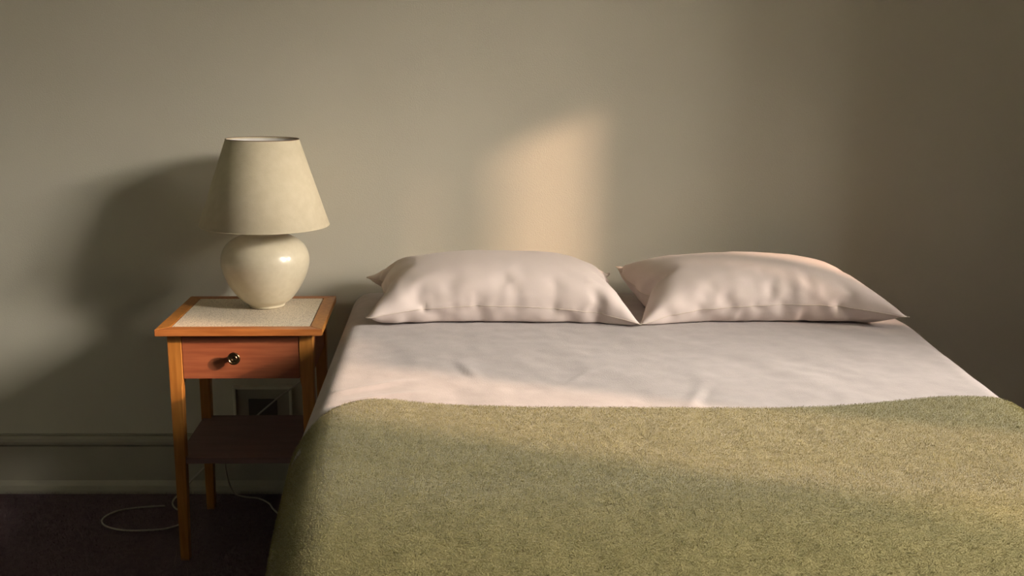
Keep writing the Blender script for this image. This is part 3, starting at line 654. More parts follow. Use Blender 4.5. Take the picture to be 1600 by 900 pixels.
241,31,30,27,20,14,10,7,6,3,1,3,0,1,-1,0,3,4,2,0,0,0,-2,-3,-1,3,2,0,1,0,0,-3,-2,3,2,-1,-1,-2,-5,-2,-1,-8,-12,-16,-22,-26,-31,-32,
244,30,31,30,24,18,13,9,7,7,5,3,-1,0,1,0,2,4,1,0,1,0,-2,-2,-2,4,3,-1,1,0,0,-2,-1,2,-1,0,-1,-2,-3,-4,-7,-12,-16,-19,-25,-28,-31,-33,
247,31,31,30,28,22,16,10,8,8,8,4,1,0,2,1,1,3,1,1,-1,1,1,-1,-1,2,0,0,1,1,0,0,-1,0,-4,-2,0,-3,-3,-7,-12,-15,-17,-20,-26,-30,-32,-33,
249,33,33,31,29,23,18,13,9,8,7,6,4,2,2,1,3,2,1,1,0,0,1,1,1,1,-3,1,1,0,0,1,-2,-3,-3,-1,-2,-4,-7,-11,-13,-14,-18,-22,-28,-31,-33,-33,
253,33,33,31,29,25,21,15,11,9,7,6,4,5,3,2,3,3,0,1,1,1,1,0,1,1,-1,0,0,0,0,-1,-3,-3,-2,-2,-5,-7,-9,-10,-14,-14,-20,-25,-29,-32,-33,-33,
257,33,32,32,30,25,22,18,14,10,6,6,5,6,3,3,4,2,0,2,2,1,1,1,0,1,0,0,-1,-1,-1,-1,-3,-3,-3,-4,-7,-8,-8,-11,-13,-18,-21,-26,-30,-32,-32,-33,
262,33,32,30,28,26,25,21,16,12,7,5,5,5,4,3,4,2,2,2,2,2,0,1,1,0,0,-1,0,-1,-3,-2,-2,-4,-4,-6,-6,-7,-9,-11,-15,-20,-23,-26,-29,-32,-32,-33,
266,31,32,29,25,27,28,23,17,15,9,5,5,4,5,4,3,3,3,2,1,2,1,1,0,0,0,-1,-1,-1,-3,-2,-3,-4,-5,-6,-6,-7,-9,-13,-18,-22,-25,-28,-28,-29,-30,-33,
271,28,30,29,28,29,27,21,19,17,10,6,5,5,5,3,4,3,3,2,2,1,2,0,0,0,0,-1,-1,-2,-2,-4,-3,-4,-5,-5,-6,-7,-10,-15,-20,-24,-26,-26,-27,-30,-30,-33,
279,28,29,29,31,29,23,22,19,15,11,7,6,5,4,4,4,3,3,3,1,2,1,0,1,0,-1,-1,-1,-3,-2,-3,-4,-4,-6,-5,-6,-7,-11,-14,-19,-23,-26,-26,-28,-30,-32,-32,
286,30,30,30,30,29,22,20,17,14,11,8,6,5,5,5,4,3,4,2,2,1,1,1,0,0,-1,-1,-1,-2,-3,-4,-3,-5,-6,-6,-7,-8,-11,-15,-17,-20,-24,-27,-29,-31,-32,-33,
288,32,32,32,30,26,22,20,17,13,10,9,7,5,5,5,5,4,3,2,2,1,2,0,0,0,-1,-1,-1,-2,-3,-4,-4,-5,-6,-7,-7,-8,-11,-14,-17,-19,-24,-28,-30,-30,-33,-33,
290,33,32,32,30,26,23,19,16,15,11,8,6,6,5,5,5,4,4,2,1,1,1,1,0,0,0,-1,-2,-2,-2,-3,-5,-5,-7,-7,-8,-10,-11,-12,-15,-20,-23,-27,-30,-32,-33,-33,
293,33,33,31,29,27,23,19,16,14,12,8,6,6,5,5,5,5,4,1,1,1,-1,1,0,1,-1,-2,0,-1,-2,-2,-4,-6,-7,-8,-9,-9,-10,-13,-15,-20,-24,-27,-30,-30,-33,-33,
296,34,33,30,29,26,23,21,17,14,10,7,6,5,5,5,6,3,3,2,1,0,-2,1,0,0,-1,0,0,-1,-1,-1,-2,-5,-7,-9,-10,-10,-10,-12,-15,-19,-23,-29,-31,-30,-31,-31,
300,33,32,31,28,26,23,22,19,12,8,5,6,4,5,6,5,0,2,3,2,-2,-1,1,-2,-1,-1,3,0,-1,1,0,-2,-3,-5,-8,-10,-11,-12,-12,-13,-17,-22,-28,-31,-32,-32,-30,
303,33,31,31,29,26,25,23,16,9,5,5,5,5,5,5,2,-3,4,2,1,-1,0,0,-2,-4,1,4,1,-1,0,0,-5,0,1,-6,-9,-11,-13,-12,-13,-16,-21,-26,-30,-32,-33,-29,
307,31,29,30,29,27,27,24,12,5,4,6,5,5,4,2,0,-4,3,2,0,1,-1,0,-2,-4,3,3,1,-1,-1,0,-5,-2,2,-1,-3,-9,-13,-13,-15,-16,-19,-24,-27,-31,-33,-34,
309,28,28,29,30,29,28,20,8,4,4,5,5,4,3,2,-2,-6,-1,2,4,1,1,-1,-4,-4,4,1,2,-1,-2,1,-4,-5,0,6,2,-6,-11,-13,-15,-16,-18,-22,-25,-30,-32,-33,
313,30,31,29,28,27,22,12,6,5,3,3,4,4,3,0,-5,-6,-5,2,6,2,2,0,-5,-2,3,1,1,-1,-3,-2,-7,-3,5,8,4,-2,-6,-10,-15,-16,-19,-20,-23,-27,-31,-33,
316,32,31,29,26,19,16,9,6,5,3,2,2,2,3,-5,-8,-6,-4,4,6,1,3,2,-2,-2,2,-1,1,-1,-2,-7,-8,2,6,6,6,3,-2,-5,-12,-17,-20,-20,-20,-23,-28,-33,
325,25,28,26,22,17,12,8,6,3,3,1,1,1,0,-7,-8,-5,-3,2,4,0,4,5,0,0,0,-2,1,-1,-5,-8,-7,1,8,10,8,3,0,-2,-7,-15,-19,-20,-20,-21,-23,-29,
324,21,28,24,16,13,10,8,6,2,1,0,0,0,-1,-6,-10,-6,-2,2,2,1,3,7,1,1,0,-1,-1,-3,-5,-8,-7,2,10,12,8,2,-1,-1,0,-6,-10,-16,-21,-22,-24,-27,
313,32,28,21,13,8,6,4,2,0,-1,0,0,-1,0,-5,-7,-9,-6,-1,3,3,5,6,2,1,0,0,-1,-4,-5,-7,-6,6,11,10,6,-2,-1,2,2,-3,-2,-7,-13,-20,-24,-28,
319,26,22,17,8,4,2,1,0,-1,0,-1,-1,0,-1,-3,-7,-8,-7,-3,4,5,6,3,2,1,0,0,-1,-4,-6,-7,-3,5,10,11,4,-2,0,3,3,0,-1,-2,-4,-11,-19,-28,
327,17,14,7,1,1,0,0,0,-1,0,-1,-1,0,0,-1,-4,-8,-7,-5,3,5,4,3,1,1,0,0,0,-2,-5,-6,-2,1,10,10,2,-1,2,3,2,1,0,1,0,-3,-10,-19,
328,6,1,1,0,-1,0,-1,-1,0,-1,0,-1,0,-1,0,-1,0,0,-3,-15,7,2,3,0,0,0,0,0,0,0,-2,-3,-7,21,-1,1,1,2,1,2,1,1,2,1,2,0,7,
228,-5,1,1,1,1,1,1,1,2,-3,2,0,1,2,2,0,1,1,3,-2,-1,0,-1,0,0,0,0,0,0,-1,0,1,0,0,1,-1,-1,2,0,-1,-4,-2,-2,-1,-2,-2,-1,
227,-19,-8,-3,-1,0,1,2,2,0,-2,2,3,-1,-1,0,0,1,2,3,0,-3,-1,-1,0,-1,0,1,0,-1,1,0,0,2,3,0,-4,-1,1,1,-2,-3,-1,-1,0,0,8,21,
231,-28,-20,-9,-5,-1,0,2,2,-3,-1,1,3,0,-2,0,0,1,2,2,1,-4,-1,0,-1,-1,0,1,0,-1,0,1,1,2,4,0,-4,-2,1,2,-1,-4,-2,1,3,9,21,30,
234,-30,-27,-18,-9,-6,-3,2,1,-4,-2,1,2,0,-2,1,0,0,1,2,2,-4,-1,-1,0,-1,1,0,-1,1,0,0,1,3,4,1,-5,-2,0,2,1,-4,0,5,10,20,28,32,
238,-32,-30,-24,-15,-10,-6,-3,0,-4,-3,0,0,1,1,0,0,-1,0,2,1,-3,-1,-1,0,0,0,0,0,0,0,1,1,3,4,0,-4,0,-2,2,2,-2,5,12,18,26,31,32,
241,-32,-31,-28,-21,-14,-9,-6,-4,-4,-3,-2,-1,2,2,-2,0,-1,-2,2,0,-2,-1,0,0,1,-1,0,1,-1,1,0,1,3,4,-2,0,1,-2,2,1,4,12,17,24,28,32,33,
244,-32,-32,-31,-24,-17,-11,-9,-6,-6,-4,-2,-2,-1,1,-1,0,-2,-3,1,-1,0,-1,0,0,1,0,0,1,1,-1,0,1,1,3,1,1,2,-1,1,5,12,16,21,25,29,33,34,
247,-32,-33,-31,-27,-20,-13,-11,-8,-6,-6,-4,-3,-1,-1,-2,0,-3,-3,-1,0,1,0,-1,1,0,0,1,2,0,-1,1,1,-1,2,5,2,1,1,5,10,13,18,23,27,31,33,34,
249,-32,-32,-31,-30,-24,-14,-12,-9,-7,-7,-5,-3,-3,-2,-3,-2,-1,-2,-2,0,1,0,0,0,1,0,1,2,-1,0,1,0,0,1,4,4,3,5,8,12,14,18,25,29,31,33,34,
253,-32,-32,-31,-31,-26,-18,-14,-10,-7,-6,-5,-5,-5,-2,-3,-2,-1,-1,-1,0,0,0,0,0,0,0,1,0,1,0,1,0,2,1,3,3,6,8,10,10,16,23,26,30,30,33,31,
257,-32,-32,-32,-31,-27,-21,-16,-11,-7,-7,-5,-5,-4,-3,-3,-2,0,-1,0,-1,1,0,0,0,0,0,0,-1,1,1,0,1,2,2,3,4,7,8,10,10,18,25,27,29,32,32,31,
262,-33,-33,-32,-30,-28,-23,-18,-13,-8,-6,-5,-5,-4,-2,-3,-1,-1,0,0,0,0,0,1,-1,0,0,0,0,1,0,0,1,1,2,4,5,7,8,9,13,18,23,27,30,32,32,34,
266,-33,-33,-31,-30,-26,-26,-21,-16,-9,-6,-5,-4,-3,-3,-2,0,-1,1,-1,0,0,0,1,0,-1,0,1,0,0,0,0,1,1,2,4,5,7,8,11,15,18,22,26,30,32,33,34,
271,-31,-31,-30,-29,-26,-28,-24,-21,-11,-6,-4,-4,-3,-3,-2,0,-1,0,0,0,0,0,0,0,0,0,1,-1,0,0,1,0,2,2,5,5,7,9,12,15,19,22,26,30,32,32,33,
279,-31,-31,-30,-30,-28,-28,-24,-21,-13,-8,-5,-3,-4,-3,-1,-1,-1,1,0,0,0,-1,0,0,0,0,1,-1,0,0,0,1,2,3,5,5,7,10,12,16,20,23,26,30,32,32,34,
286,-34,-32,-30,-31,-31,-28,-21,-17,-14,-9,-6,-4,-4,-3,-3,-1,0,-1,0,0,0,0,0,1,0,0,-1,0,0,0,1,1,2,4,5,6,7,10,12,15,21,23,28,31,31,32,34,
288,-34,-33,-32,-31,-29,-26,-21,-17,-12,-10,-6,-5,-4,-4,-3,-2,-1,-1,0,0,0,1,0,0,-1,1,-1,0,0,1,1,1,3,4,5,7,8,9,13,16,20,24,28,30,31,33,33,
290,-34,-33,-32,-30,-28,-24,-20,-17,-13,-10,-7,-6,-5,-4,-4,-3,-2,-1,0,1,-1,0,0,1,0,0,-1,1,0,1,1,2,3,5,5,7,9,9,12,18,21,23,27,29,31,33,34,
293,-34,-33,-31,-30,-26,-23,-20,-18,-13,-9,-7,-7,-6,-5,-4,-4,-2,-2,-1,0,-1,1,0,0,0,0,0,1,1,1,1,2,4,5,7,7,8,10,12,17,21,25,27,28,31,33,33,
296,-33,-33,-32,-28,-26,-24,-20,-16,-12,-9,-8,-6,-6,-5,-5,-4,-4,-3,-2,0,-1,1,0,1,1,0,0,1,1,3,1,0,4,5,7,8,9,10,12,15,19,25,28,30,31,33,33,
300,-34,-32,-32,-29,-26,-22,-19,-15,-12,-9,-6,-6,-6,-6,-5,-5,-5,-3,-2,0,0,1,1,1,1,1,1,1,0,2,1,0,2,5,6,9,10,11,12,13,19,24,28,29,32,32,33,
303,-33,-33,-31,-28,-26,-23,-18,-14,-10,-6,-7,-6,-6,-5,-4,-5,-4,-1,-3,-4,1,2,1,1,1,1,1,1,1,2,2,-1,1,2,5,9,11,11,12,12,17,23,27,30,31,31,34,
307,-34,-32,-31,-27,-26,-22,-17,-12,-8,-5,-6,-5,-6,-4,-4,-4,-2,1,-3,-6,1,1,1,1,1,1,1,0,1,3,2,-1,2,3,1,5,10,12,12,12,15,19,24,29,30,32,32,
309,-33,-31,-30,-27,-26,-21,-15,-8,-5,-5,-4,-5,-4,-4,-3,-4,0,2,-2,-5,-2,0,1,1,0,1,1,1,0,2,2,2,6,0,-3,4,8,9,10,13,14,17,22,26,29,33,33,
313,-28,-27,-30,-29,-25,-22,-13,-6,-4,-3,-3,-4,-3,-2,-3,-2,-1,4,-1,-5,-2,-2,0,1,0,1,1,0,0,2,2,6,5,-1,-3,1,5,8,8,10,14,15,20,24,28,31,33,
316,-21,-28,-30,-30,-23,-18,-9,-4,-3,-3,-2,-2,-2,-2,-2,-1,1,5,-3,-4,-3,-2,0,-1,1,0,1,0,0,1,4,6,3,3,-2,-3,2,6,7,7,10,14,19,21,26,30,32,
325,-24,-29,-30,-27,-20,-11,-5,-3,-2,-2,-1,-2,0,-2,-1,-1,2,5,-2,-4,-4,-2,-1,-1,0,1,0,0,0,3,4,4,5,4,-2,-5,0,4,5,5,7,10,18,20,22,27,32,
324,-26,-25,-23,-20,-17,-6,-3,-2,-1,-1,0,-1,-1,-2,0,0,2,4,0,-4,-4,-3,0,-2,0,0,1,0,0,4,4,5,4,4,-2,-7,0,2,3,4,5,6,11,16,21,25,31,
313,-23,-18,-16,-12,-7,-3,0,-1,-1,-1,0,-1,-1,-1,0,0,1,2,1,-1,-5,-3,-1,-1,0,0,1,0,1,4,4,5,4,1,-3,-5,0,2,2,2,3,4,5,9,17,25,29,
319,-21,-14,-10,-5,-2,-1,0,-1,0,-1,-1,0,-1,0,-1,0,0,2,2,-2,-4,-3,-1,0,0,0,0,0,1,3,4,4,4,1,-3,-4,1,1,2,2,1,3,3,4,8,19,27,
327,-14,-6,-3,-2,-1,-1,0,-1,-1,0,-1,0,-1,0,-1,0,0,1,1,-2,-5,-1,0,0,0,0,0,0,1,2,2,1,6,2,-3,-2,1,2,1,2,1,2,2,2,3,8,18,
328,6,1,1,0,-1,0,-1,-1,0,-1,0,-1,0,-1,0,-1,0,0,-3,-15,7,2,3,0,0,0,0,0,0,0,-2,-3,-7,21,-1,1,1,2,1,2,1,1,2,1,2,0,7]
BAG_RIGHT = [
-770,33,33,32,32,32,31,33,33,34,33,31,30,33,34,34,33,32,33,34,34,32,34,34,34,33,32,32,33,33,34,34,34,31,32,33,30,28,29,32,33,32,33,32,33,32,33,33,
-760,22,30,33,32,31,33,34,33,33,33,31,32,34,33,33,33,33,33,34,34,33,34,33,32,33,33,33,33,34,33,34,33,32,32,32,32,31,31,29,32,32,33,33,33,33,30,28,
-749,17,23,30,33,32,34,33,34,33,32,32,33,33,34,32,33,33,34,34,34,34,34,33,32,32,33,33,33,34,33,33,33,33,33,33,33,32,31,27,32,33,33,33,34,31,26,19,
-737,14,17,26,31,33,34,33,34,33,34,32,32,34,33,32,33,34,34,34,34,34,33,33,32,32,34,33,33,34,33,33,33,33,34,33,34,33,32,27,32,33,33,34,31,28,21,15,
-726,13,15,20,28,32,33,34,33,34,34,33,33,33,33,32,34,34,34,33,34,34,34,33,32,32,33,34,33,34,33,33,34,33,34,34,33,32,31,31,33,33,33,32,30,23,16,13,
-715,11,14,17,24,30,32,33,34,34,34,33,34,33,33,33,34,34,33,34,34,34,34,33,33,32,33,33,34,34,33,33,33,34,34,34,32,32,32,33,33,33,32,30,27,19,13,12,
-703,10,11,15,22,27,30,33,33,34,33,34,34,33,33,34,34,34,34,34,34,33,34,34,33,34,32,33,34,34,33,34,33,33,34,33,33,33,33,33,33,32,31,28,22,17,12,9,
-692,9,9,14,20,25,28,31,33,33,34,34,33,34,34,34,33,34,34,34,34,34,34,33,34,33,34,33,34,33,34,34,33,33,34,34,33,33,33,33,33,32,28,24,18,14,11,10,
-679,6,6,13,19,23,27,29,32,33,34,33,34,34,34,34,34,34,34,34,33,34,34,34,33,34,34,33,34,34,34,33,33,34,34,34,33,33,33,33,33,30,26,19,14,12,12,9,
-663,2,4,10,17,22,25,28,31,32,34,34,33,34,34,34,34,34,34,34,34,34,34,33,34,34,34,34,34,33,34,34,33,34,34,34,33,33,34,32,32,28,23,16,16,12,5,5,
-638,-3,-3,7,15,20,22,26,29,33,33,34,34,34,33,34,34,34,34,34,34,34,34,34,34,34,34,34,34,34,34,33,34,34,34,33,34,33,33,33,31,26,22,19,17,11,4,9,
-610,-10,-8,5,14,17,21,23,25,30,34,33,34,34,34,34,34,34,34,34,34,34,34,34,34,34,34,34,34,34,34,34,34,33,34,34,33,34,33,31,29,27,23,21,16,11,6,7,
-600,-9,-4,11,14,15,18,18,21,25,32,33,34,34,34,34,34,34,34,34,34,34,34,34,34,34,34,34,34,34,34,34,34,34,33,34,34,33,33,30,27,27,25,22,14,9,4,2,
-600,-5,4,14,12,12,10,14,24,27,29,33,34,33,34,34,34,34,34,34,35,34,34,34,34,34,34,34,34,34,34,34,34,34,34,34,33,34,32,31,29,27,22,18,13,6,1,-3,
-596,-6,4,10,6,8,13,18,25,28,31,33,33,34,34,34,34,34,34,34,34,34,35,34,34,34,34,34,34,34,34,34,34,34,34,34,33,34,32,32,29,26,20,13,8,7,-1,-10,
-623,8,6,7,5,9,18,23,26,30,32,33,33,34,34,34,34,34,34,34,34,34,34,35,34,34,34,34,34,34,34,34,34,34,34,34,33,34,33,29,26,26,20,7,2,7,2,-14,
-642,7,6,6,11,16,22,25,28,30,32,33,34,33,34,34,34,34,34,34,34,34,34,34,35,34,34,34,34,34,34,34,34,34,34,33,34,34,32,27,24,24,21,8,7,6,3,7,
-656,6,7,11,15,19,23,26,29,30,31,33,34,34,34,33,34,34,34,34,34,34,34,34,34,35,34,34,34,34,34,34,33,34,34,34,34,33,33,29,25,21,20,19,12,8,6,6,
-661,5,8,13,15,20,24,27,28,31,32,33,33,34,34,34,34,33,34,34,34,34,34,34,34,34,34,34,34,34,34,34,34,34,34,33,34,34,32,32,28,23,20,22,18,10,5,6,
-665,5,8,11,17,22,25,26,30,31,32,33,34,33,34,34,34,34,34,34,34,33,34,34,34,34,34,34,34,34,34,34,34,33,34,34,33,34,32,32,30,28,23,22,17,13,6,1,
-660,-1,6,10,18,22,25,28,31,31,33,33,33,34,34,33,34,34,34,34,34,34,33,34,34,34,33,34,34,34,34,34,34,34,33,34,34,33,33,31,31,28,26,21,19,12,9,4,
-670,3,7,12,19,22,26,29,31,32,32,33,34,34,33,34,34,34,34,34,34,33,33,34,34,33,33,34,34,34,34,34,34,34,33,34,34,33,33,32,31,28,26,24,19,14,9,6,
-680,6,9,15,19,22,27,29,32,32,33,33,34,34,34,33,34,34,34,34,34,33,33,33,34,32,33,34,34,34,34,34,33,34,34,34,34,33,33,33,31,29,26,24,21,16,10,6,
-688,8,14,17,17,22,27,31,32,33,33,33,33,34,34,33,34,34,34,34,34,33,33,32,33,33,33,33,34,33,34,34,34,34,34,34,33,34,33,33,32,29,27,25,21,18,11,8,
-693,8,13,15,19,25,30,32,33,32,33,33,33,34,34,34,33,34,34,34,34,34,33,30,32,33,33,33,33,34,34,34,34,34,33,34,33,33,34,33,33,31,27,26,22,17,13,11,
-699,9,10,16,23,28,32,33,32,33,32,32,33,34,34,34,34,33,34,34,34,34,33,31,30,31,33,33,34,34,34,33,34,34,34,34,33,33,32,33,34,32,29,26,22,19,16,11,
-702,4,10,19,27,32,33,33,33,33,30,32,32,33,34,34,34,33,34,34,34,34,34,32,29,29,32,33,34,34,34,33,34,34,34,34,33,33,32,31,33,34,31,26,23,21,18,10,
-703,6,6,21,32,33,33,33,33,33,27,30,33,33,34,34,34,33,34,34,34,34,34,32,30,30,30,31,34,34,34,33,34,34,34,33,34,32,32,30,33,34,33,31,28,21,13,9,
-687,0,0,21,33,33,33,33,32,32,29,28,31,33,34,34,33,34,34,34,34,33,34,32,29,32,31,29,34,33,34,34,34,33,34,33,33,33,32,30,32,32,33,33,31,23,10,9,
-711,18,8,23,33,33,34,32,31,32,30,28,30,31,34,34,33,34,34,33,34,33,33,33,29,32,31,29,34,33,34,34,33,34,34,33,32,33,32,31,31,31,32,33,33,25,9,2,
-717,22,15,25,30,33,33,32,31,30,30,30,31,29,32,34,34,33,33,34,34,32,33,32,31,31,31,31,33,33,34,34,33,34,33,33,33,32,33,32,30,31,31,33,33,31,20,6,
-723,32,29,24,16,34,33,32,31,29,23,32,31,29,34,34,32,34,34,34,34,33,31,32,34,31,29,30,34,33,34,34,34,33,33,34,32,33,34,34,30,25,32,32,34,34,31,22,
-770,33,33,32,32,32,31,33,33,34,33,31,30,33,34,34,33,32,33,34,34,32,34,34,34,33,32,32,33,33,34,34,34,31,32,33,30,28,29,32,33,32,33,32,33,32,33,33,
-760,22,30,33,33,31,32,34,33,34,32,31,32,33,34,33,33,33,33,34,33,34,33,34,34,33,34,32,32,33,34,33,33,32,33,33,31,31,29,31,31,33,33,33,33,33,31,26,
-749,16,24,31,33,33,32,34,33,33,32,32,33,33,33,33,33,34,33,34,33,34,34,34,33,34,32,33,33,33,33,32,33,33,33,33,33,32,31,30,31,32,33,34,33,32,26,17,
-737,12,18,27,32,34,33,33,33,33,32,33,34,33,33,32,34,33,34,34,33,34,34,34,33,34,33,33,34,33,32,31,32,34,33,33,33,33,33,31,31,33,33,33,33,28,20,13,
-726,10,15,23,29,32,33,33,34,33,34,33,34,33,33,33,32,34,34,33,34,34,34,34,33,34,34,33,34,33,32,31,32,33,34,33,33,33,34,33,32,32,33,33,30,24,15,10,
-715,8,13,21,25,30,32,33,34,34,33,34,34,33,33,33,33,33,34,34,34,34,33,34,34,34,34,33,34,34,33,31,32,33,33,33,34,34,33,34,33,32,32,31,26,21,13,7,
-703,7,10,18,23,27,31,32,34,34,33,34,34,34,33,33,33,34,34,34,34,33,34,34,34,34,34,33,34,34,33,31,33,34,33,33,34,34,34,33,33,33,31,29,22,17,10,6,
-692,7,9,15,20,24,29,32,34,33,34,34,34,33,33,34,34,34,34,33,34,34,34,34,34,34,34,33,34,34,33,32,34,34,33,33,34,34,34,33,33,32,31,26,19,11,8,7,
-679,6,9,11,16,22,28,31,33,33,34,34,34,33,34,34,34,34,33,34,34,34,34,34,34,34,34,34,33,34,34,33,33,34,34,33,34,34,33,34,32,32,29,22,17,9,7,3,
-663,7,7,8,12,17,25,31,32,34,33,34,34,34,33,34,34,34,34,34,34,34,34,34,34,34,34,34,33,34,34,34,33,34,34,34,34,33,34,33,32,31,27,22,15,10,3,-7,
-638,8,6,6,8,11,18,25,32,33,34,33,34,34,34,34,34,34,34,34,34,34,34,34,34,34,34,34,34,33,34,34,34,34,34,34,33,34,34,33,32,29,24,20,17,11,3,-1,
-610,3,2,5,4,12,17,18,25,32,34,34,34,34,34,34,34,34,34,34,34,34,34,34,34,34,34,34,34,34,34,34,34,34,34,33,34,34,33,33,31,25,21,18,16,11,7,6,
-600,1,-5,3,9,12,19,19,20,30,34,34,34,34,34,34,34,34,34,34,34,34,34,34,34,34,34,34,34,34,34,34,34,34,34,34,34,33,34,32,26,20,18,16,12,12,12,8,
-600,2,-9,0,11,16,18,21,22,27,34,34,34,34,34,34,34,34,34,34,34,34,34,34,34,34,34,34,34,34,34,34,34,34,34,34,34,34,33,32,25,18,16,10,12,7,10,10,
-596,-8,-5,-4,6,17,20,24,26,29,33,34,34,34,34,34,34,34,34,34,34,34,34,34,34,34,34,34,34,34,34,35,34,34,33,34,34,34,33,32,27,18,10,12,14,-1,1,7,
-623,0,-2,0,10,19,21,25,28,31,33,34,34,34,34,34,34,34,34,34,34,34,34,34,34,34,34,34,35,34,34,34,34,34,34,34,33,34,33,32,28,18,8,12,13,3,-4,-8,
-642,-1,2,9,15,19,22,26,28,32,32,34,34,34,34,34,34,34,34,34,34,34,34,34,34,34,34,35,34,34,34,34,34,34,34,33,34,34,33,31,27,20,15,13,10,8,1,-2,
-656,4,6,12,16,18,23,26,30,31,33,33,34,34,34,34,34,34,34,34,34,34,34,34,34,34,35,34,34,34,34,34,34,34,34,33,34,34,32,31,28,23,21,18,11,9,4,-2,
-661,6,8,10,16,19,25,26,30,32,33,33,33,34,34,34,34,34,34,34,34,34,34,34,34,34,35,34,34,34,34,34,34,34,33,34,34,33,33,32,30,26,22,19,14,9,6,2,
-665,5,8,11,17,20,26,28,30,32,32,33,34,33,34,34,34,34,34,34,34,34,34,34,34,34,35,34,34,34,34,34,33,34,34,34,33,34,33,32,30,27,24,20,15,11,6,2,
-660,-2,7,12,16,22,26,29,30,32,33,33,33,34,33,34,34,34,34,34,34,34,34,34,34,34,34,34,35,33,34,34,34,34,34,33,34,33,33,33,31,27,25,20,17,12,7,5,
-670,4,7,13,17,23,27,29,31,32,32,33,33,34,34,34,34,34,34,34,33,34,34,34,34,34,34,34,34,34,34,34,33,34,34,34,33,33,33,33,31,28,26,22,18,14,8,5,
-680,7,9,15,19,23,27,30,31,33,32,33,33,34,33,34,34,34,34,34,34,34,34,34,33,34,34,34,34,33,34,34,33,34,34,34,33,34,33,32,32,29,27,23,19,15,9,5,
-688,9,11,15,21,24,28,31,32,32,33,32,34,33,33,34,34,33,34,34,34,34,34,34,33,34,34,33,33,34,34,33,34,34,34,33,34,33,34,32,33,30,27,24,20,17,10,6,
-693,9,10,17,22,27,29,32,32,33,32,33,32,33,34,34,33,33,34,33,34,34,34,34,33,34,34,32,33,34,33,34,33,34,34,33,34,33,34,33,33,31,30,25,21,16,11,8,
-699,11,12,17,23,28,31,33,33,33,31,32,31,33,34,33,34,33,33,33,34,34,34,34,34,33,33,33,33,33,32,34,33,34,34,33,34,33,33,34,33,33,30,28,22,16,12,9,
-702,10,13,18,25,30,33,33,33,33,30,30,31,33,34,34,33,33,32,33,34,34,34,34,34,34,32,32,33,32,32,34,34,33,34,33,33,33,33,34,33,33,32,30,24,17,11,10,
-703,6,12,22,29,32,34,33,33,31,27,28,33,34,33,34,34,33,33,33,32,34,34,34,33,34,33,31,33,32,32,34,33,34,32,33,33,33,33,34,33,33,33,31,28,20,12,6,
-687,-11,11,26,32,33,33,33,31,26,27,31,33,33,34,34,34,33,33,32,33,34,33,34,33,33,33,31,31,32,34,34,33,33,33,33,33,33,33,33,31,32,33,33,32,25,11,1,
-711,9,19,28,31,33,33,32,27,25,30,32,31,33,34,34,33,34,32,33,33,34,33,33,33,33,31,30,32,34,33,34,33,33,32,33,33,34,34,33,31,28,33,33,33,28,11,-6,
-717,18,26,27,27,31,33,30,27,28,29,32,30,31,34,34,33,33,34,33,33,33,33,33,33,32,31,30,32,33,34,34,34,33,32,33,33,33,34,33,31,28,31,32,33,30,17,10,
-723,32,29,24,16,34,33,32,31,29,23,32,31,29,34,34,32,34,34,34,34,33,31,32,34,31,29,30,34,33,34,34,34,33,33,34,32,33,34,34,30,25,32,32,34,34,31,22,
-497,9,9,10,11,13,10,-6,6,6,8,13,-1,-8,0,3,6,7,-11,-1,1,11,-6,-3,2,8,12,-10,-4,-8,-1,0,5,-3,-10,8,19,-17,-16,-11,-10,-10,-10,-10,-10,-10,-10,-3,
-465,-6,0,7,11,10,1,2,4,7,10,8,-3,-3,0,8,3,-2,-3,-2,2,4,3,2,-2,4,4,-5,-3,-3,-3,0,0,-5,-2,7,9,-4,-13,-15,-11,-9,-9,-8,-8,-5,2,5,
-434,-9,-7,-2,5,6,1,4,5,4,7,6,1,-2,2,9,2,-5,-3,1,1,1,3,6,2,-4,2,-2,-1,-2,-5,-2,-1,-1,-1,1,6,3,-8,-18,-11,-7,-6,-6,-2,2,6,8,
-403,-8,-9,-7,-4,0,2,4,4,1,4,6,5,0,1,5,1,-4,0,2,0,0,3,6,5,-5,-4,-2,1,-1,-6,-3,0,3,-2,-1,0,2,-2,-15,-9,-4,-3,-2,3,7,8,8,
-371,-9,-8,-9,-7,-4,-2,2,1,2,1,5,4,2,3,-1,0,-1,1,3,0,1,0,6,6,-5,-4,-2,-3,-2,-2,1,-3,2,0,-2,1,2,-6,-11,-5,-1,1,2,6,8,8,8,
-340,-8,-9,-8,-9,-6,-5,-1,0,-1,1,1,3,5,4,-4,-1,0,2,1,3,1,-1,2,5,1,-5,-4,-3,-2,2,2,-4,-1,-1,0,3,-1,-8,-4,-1,1,3,6,7,8,8,8,
-309,-8,-8,-8,-9,-8,-6,-4,-2,-1,-1,0,1,5,1,-2,0,0,1,2,2,1,0,0,1,3,-3,-5,-1,-1,3,2,-4,-3,-1,1,2,-3,-4,0,2,3,4,7,8,9,7,7,
-278,-8,-7,-8,-9,-8,-8,-5,-4,-2,-1,-1,0,1,1,-1,2,0,0,1,2,0,1,1,-1,0,-2,-2,0,0,1,2,-3,-3,0,0,1,-2,1,2,2,4,5,8,7,8,8,7,
-247,-7,-7,-8,-9,-8,-8,-7,-5,-2,-2,-1,-1,-1,0,0,1,1,0,0,1,1,1,1,-2,-1,-2,1,-1,0,2,1,-3,-1,0,-1,1,2,1,2,3,5,6,7,6,6,9,8,
-218,-7,-5,-7,-8,-9,-9,-7,-6,-3,-2,-1,-1,-1,0,-1,0,0,1,0,0,0,1,1,-2,-1,0,0,0,0,2,0,-1,-1,0,1,1,2,2,2,3,6,6,6,5,6,8,4,
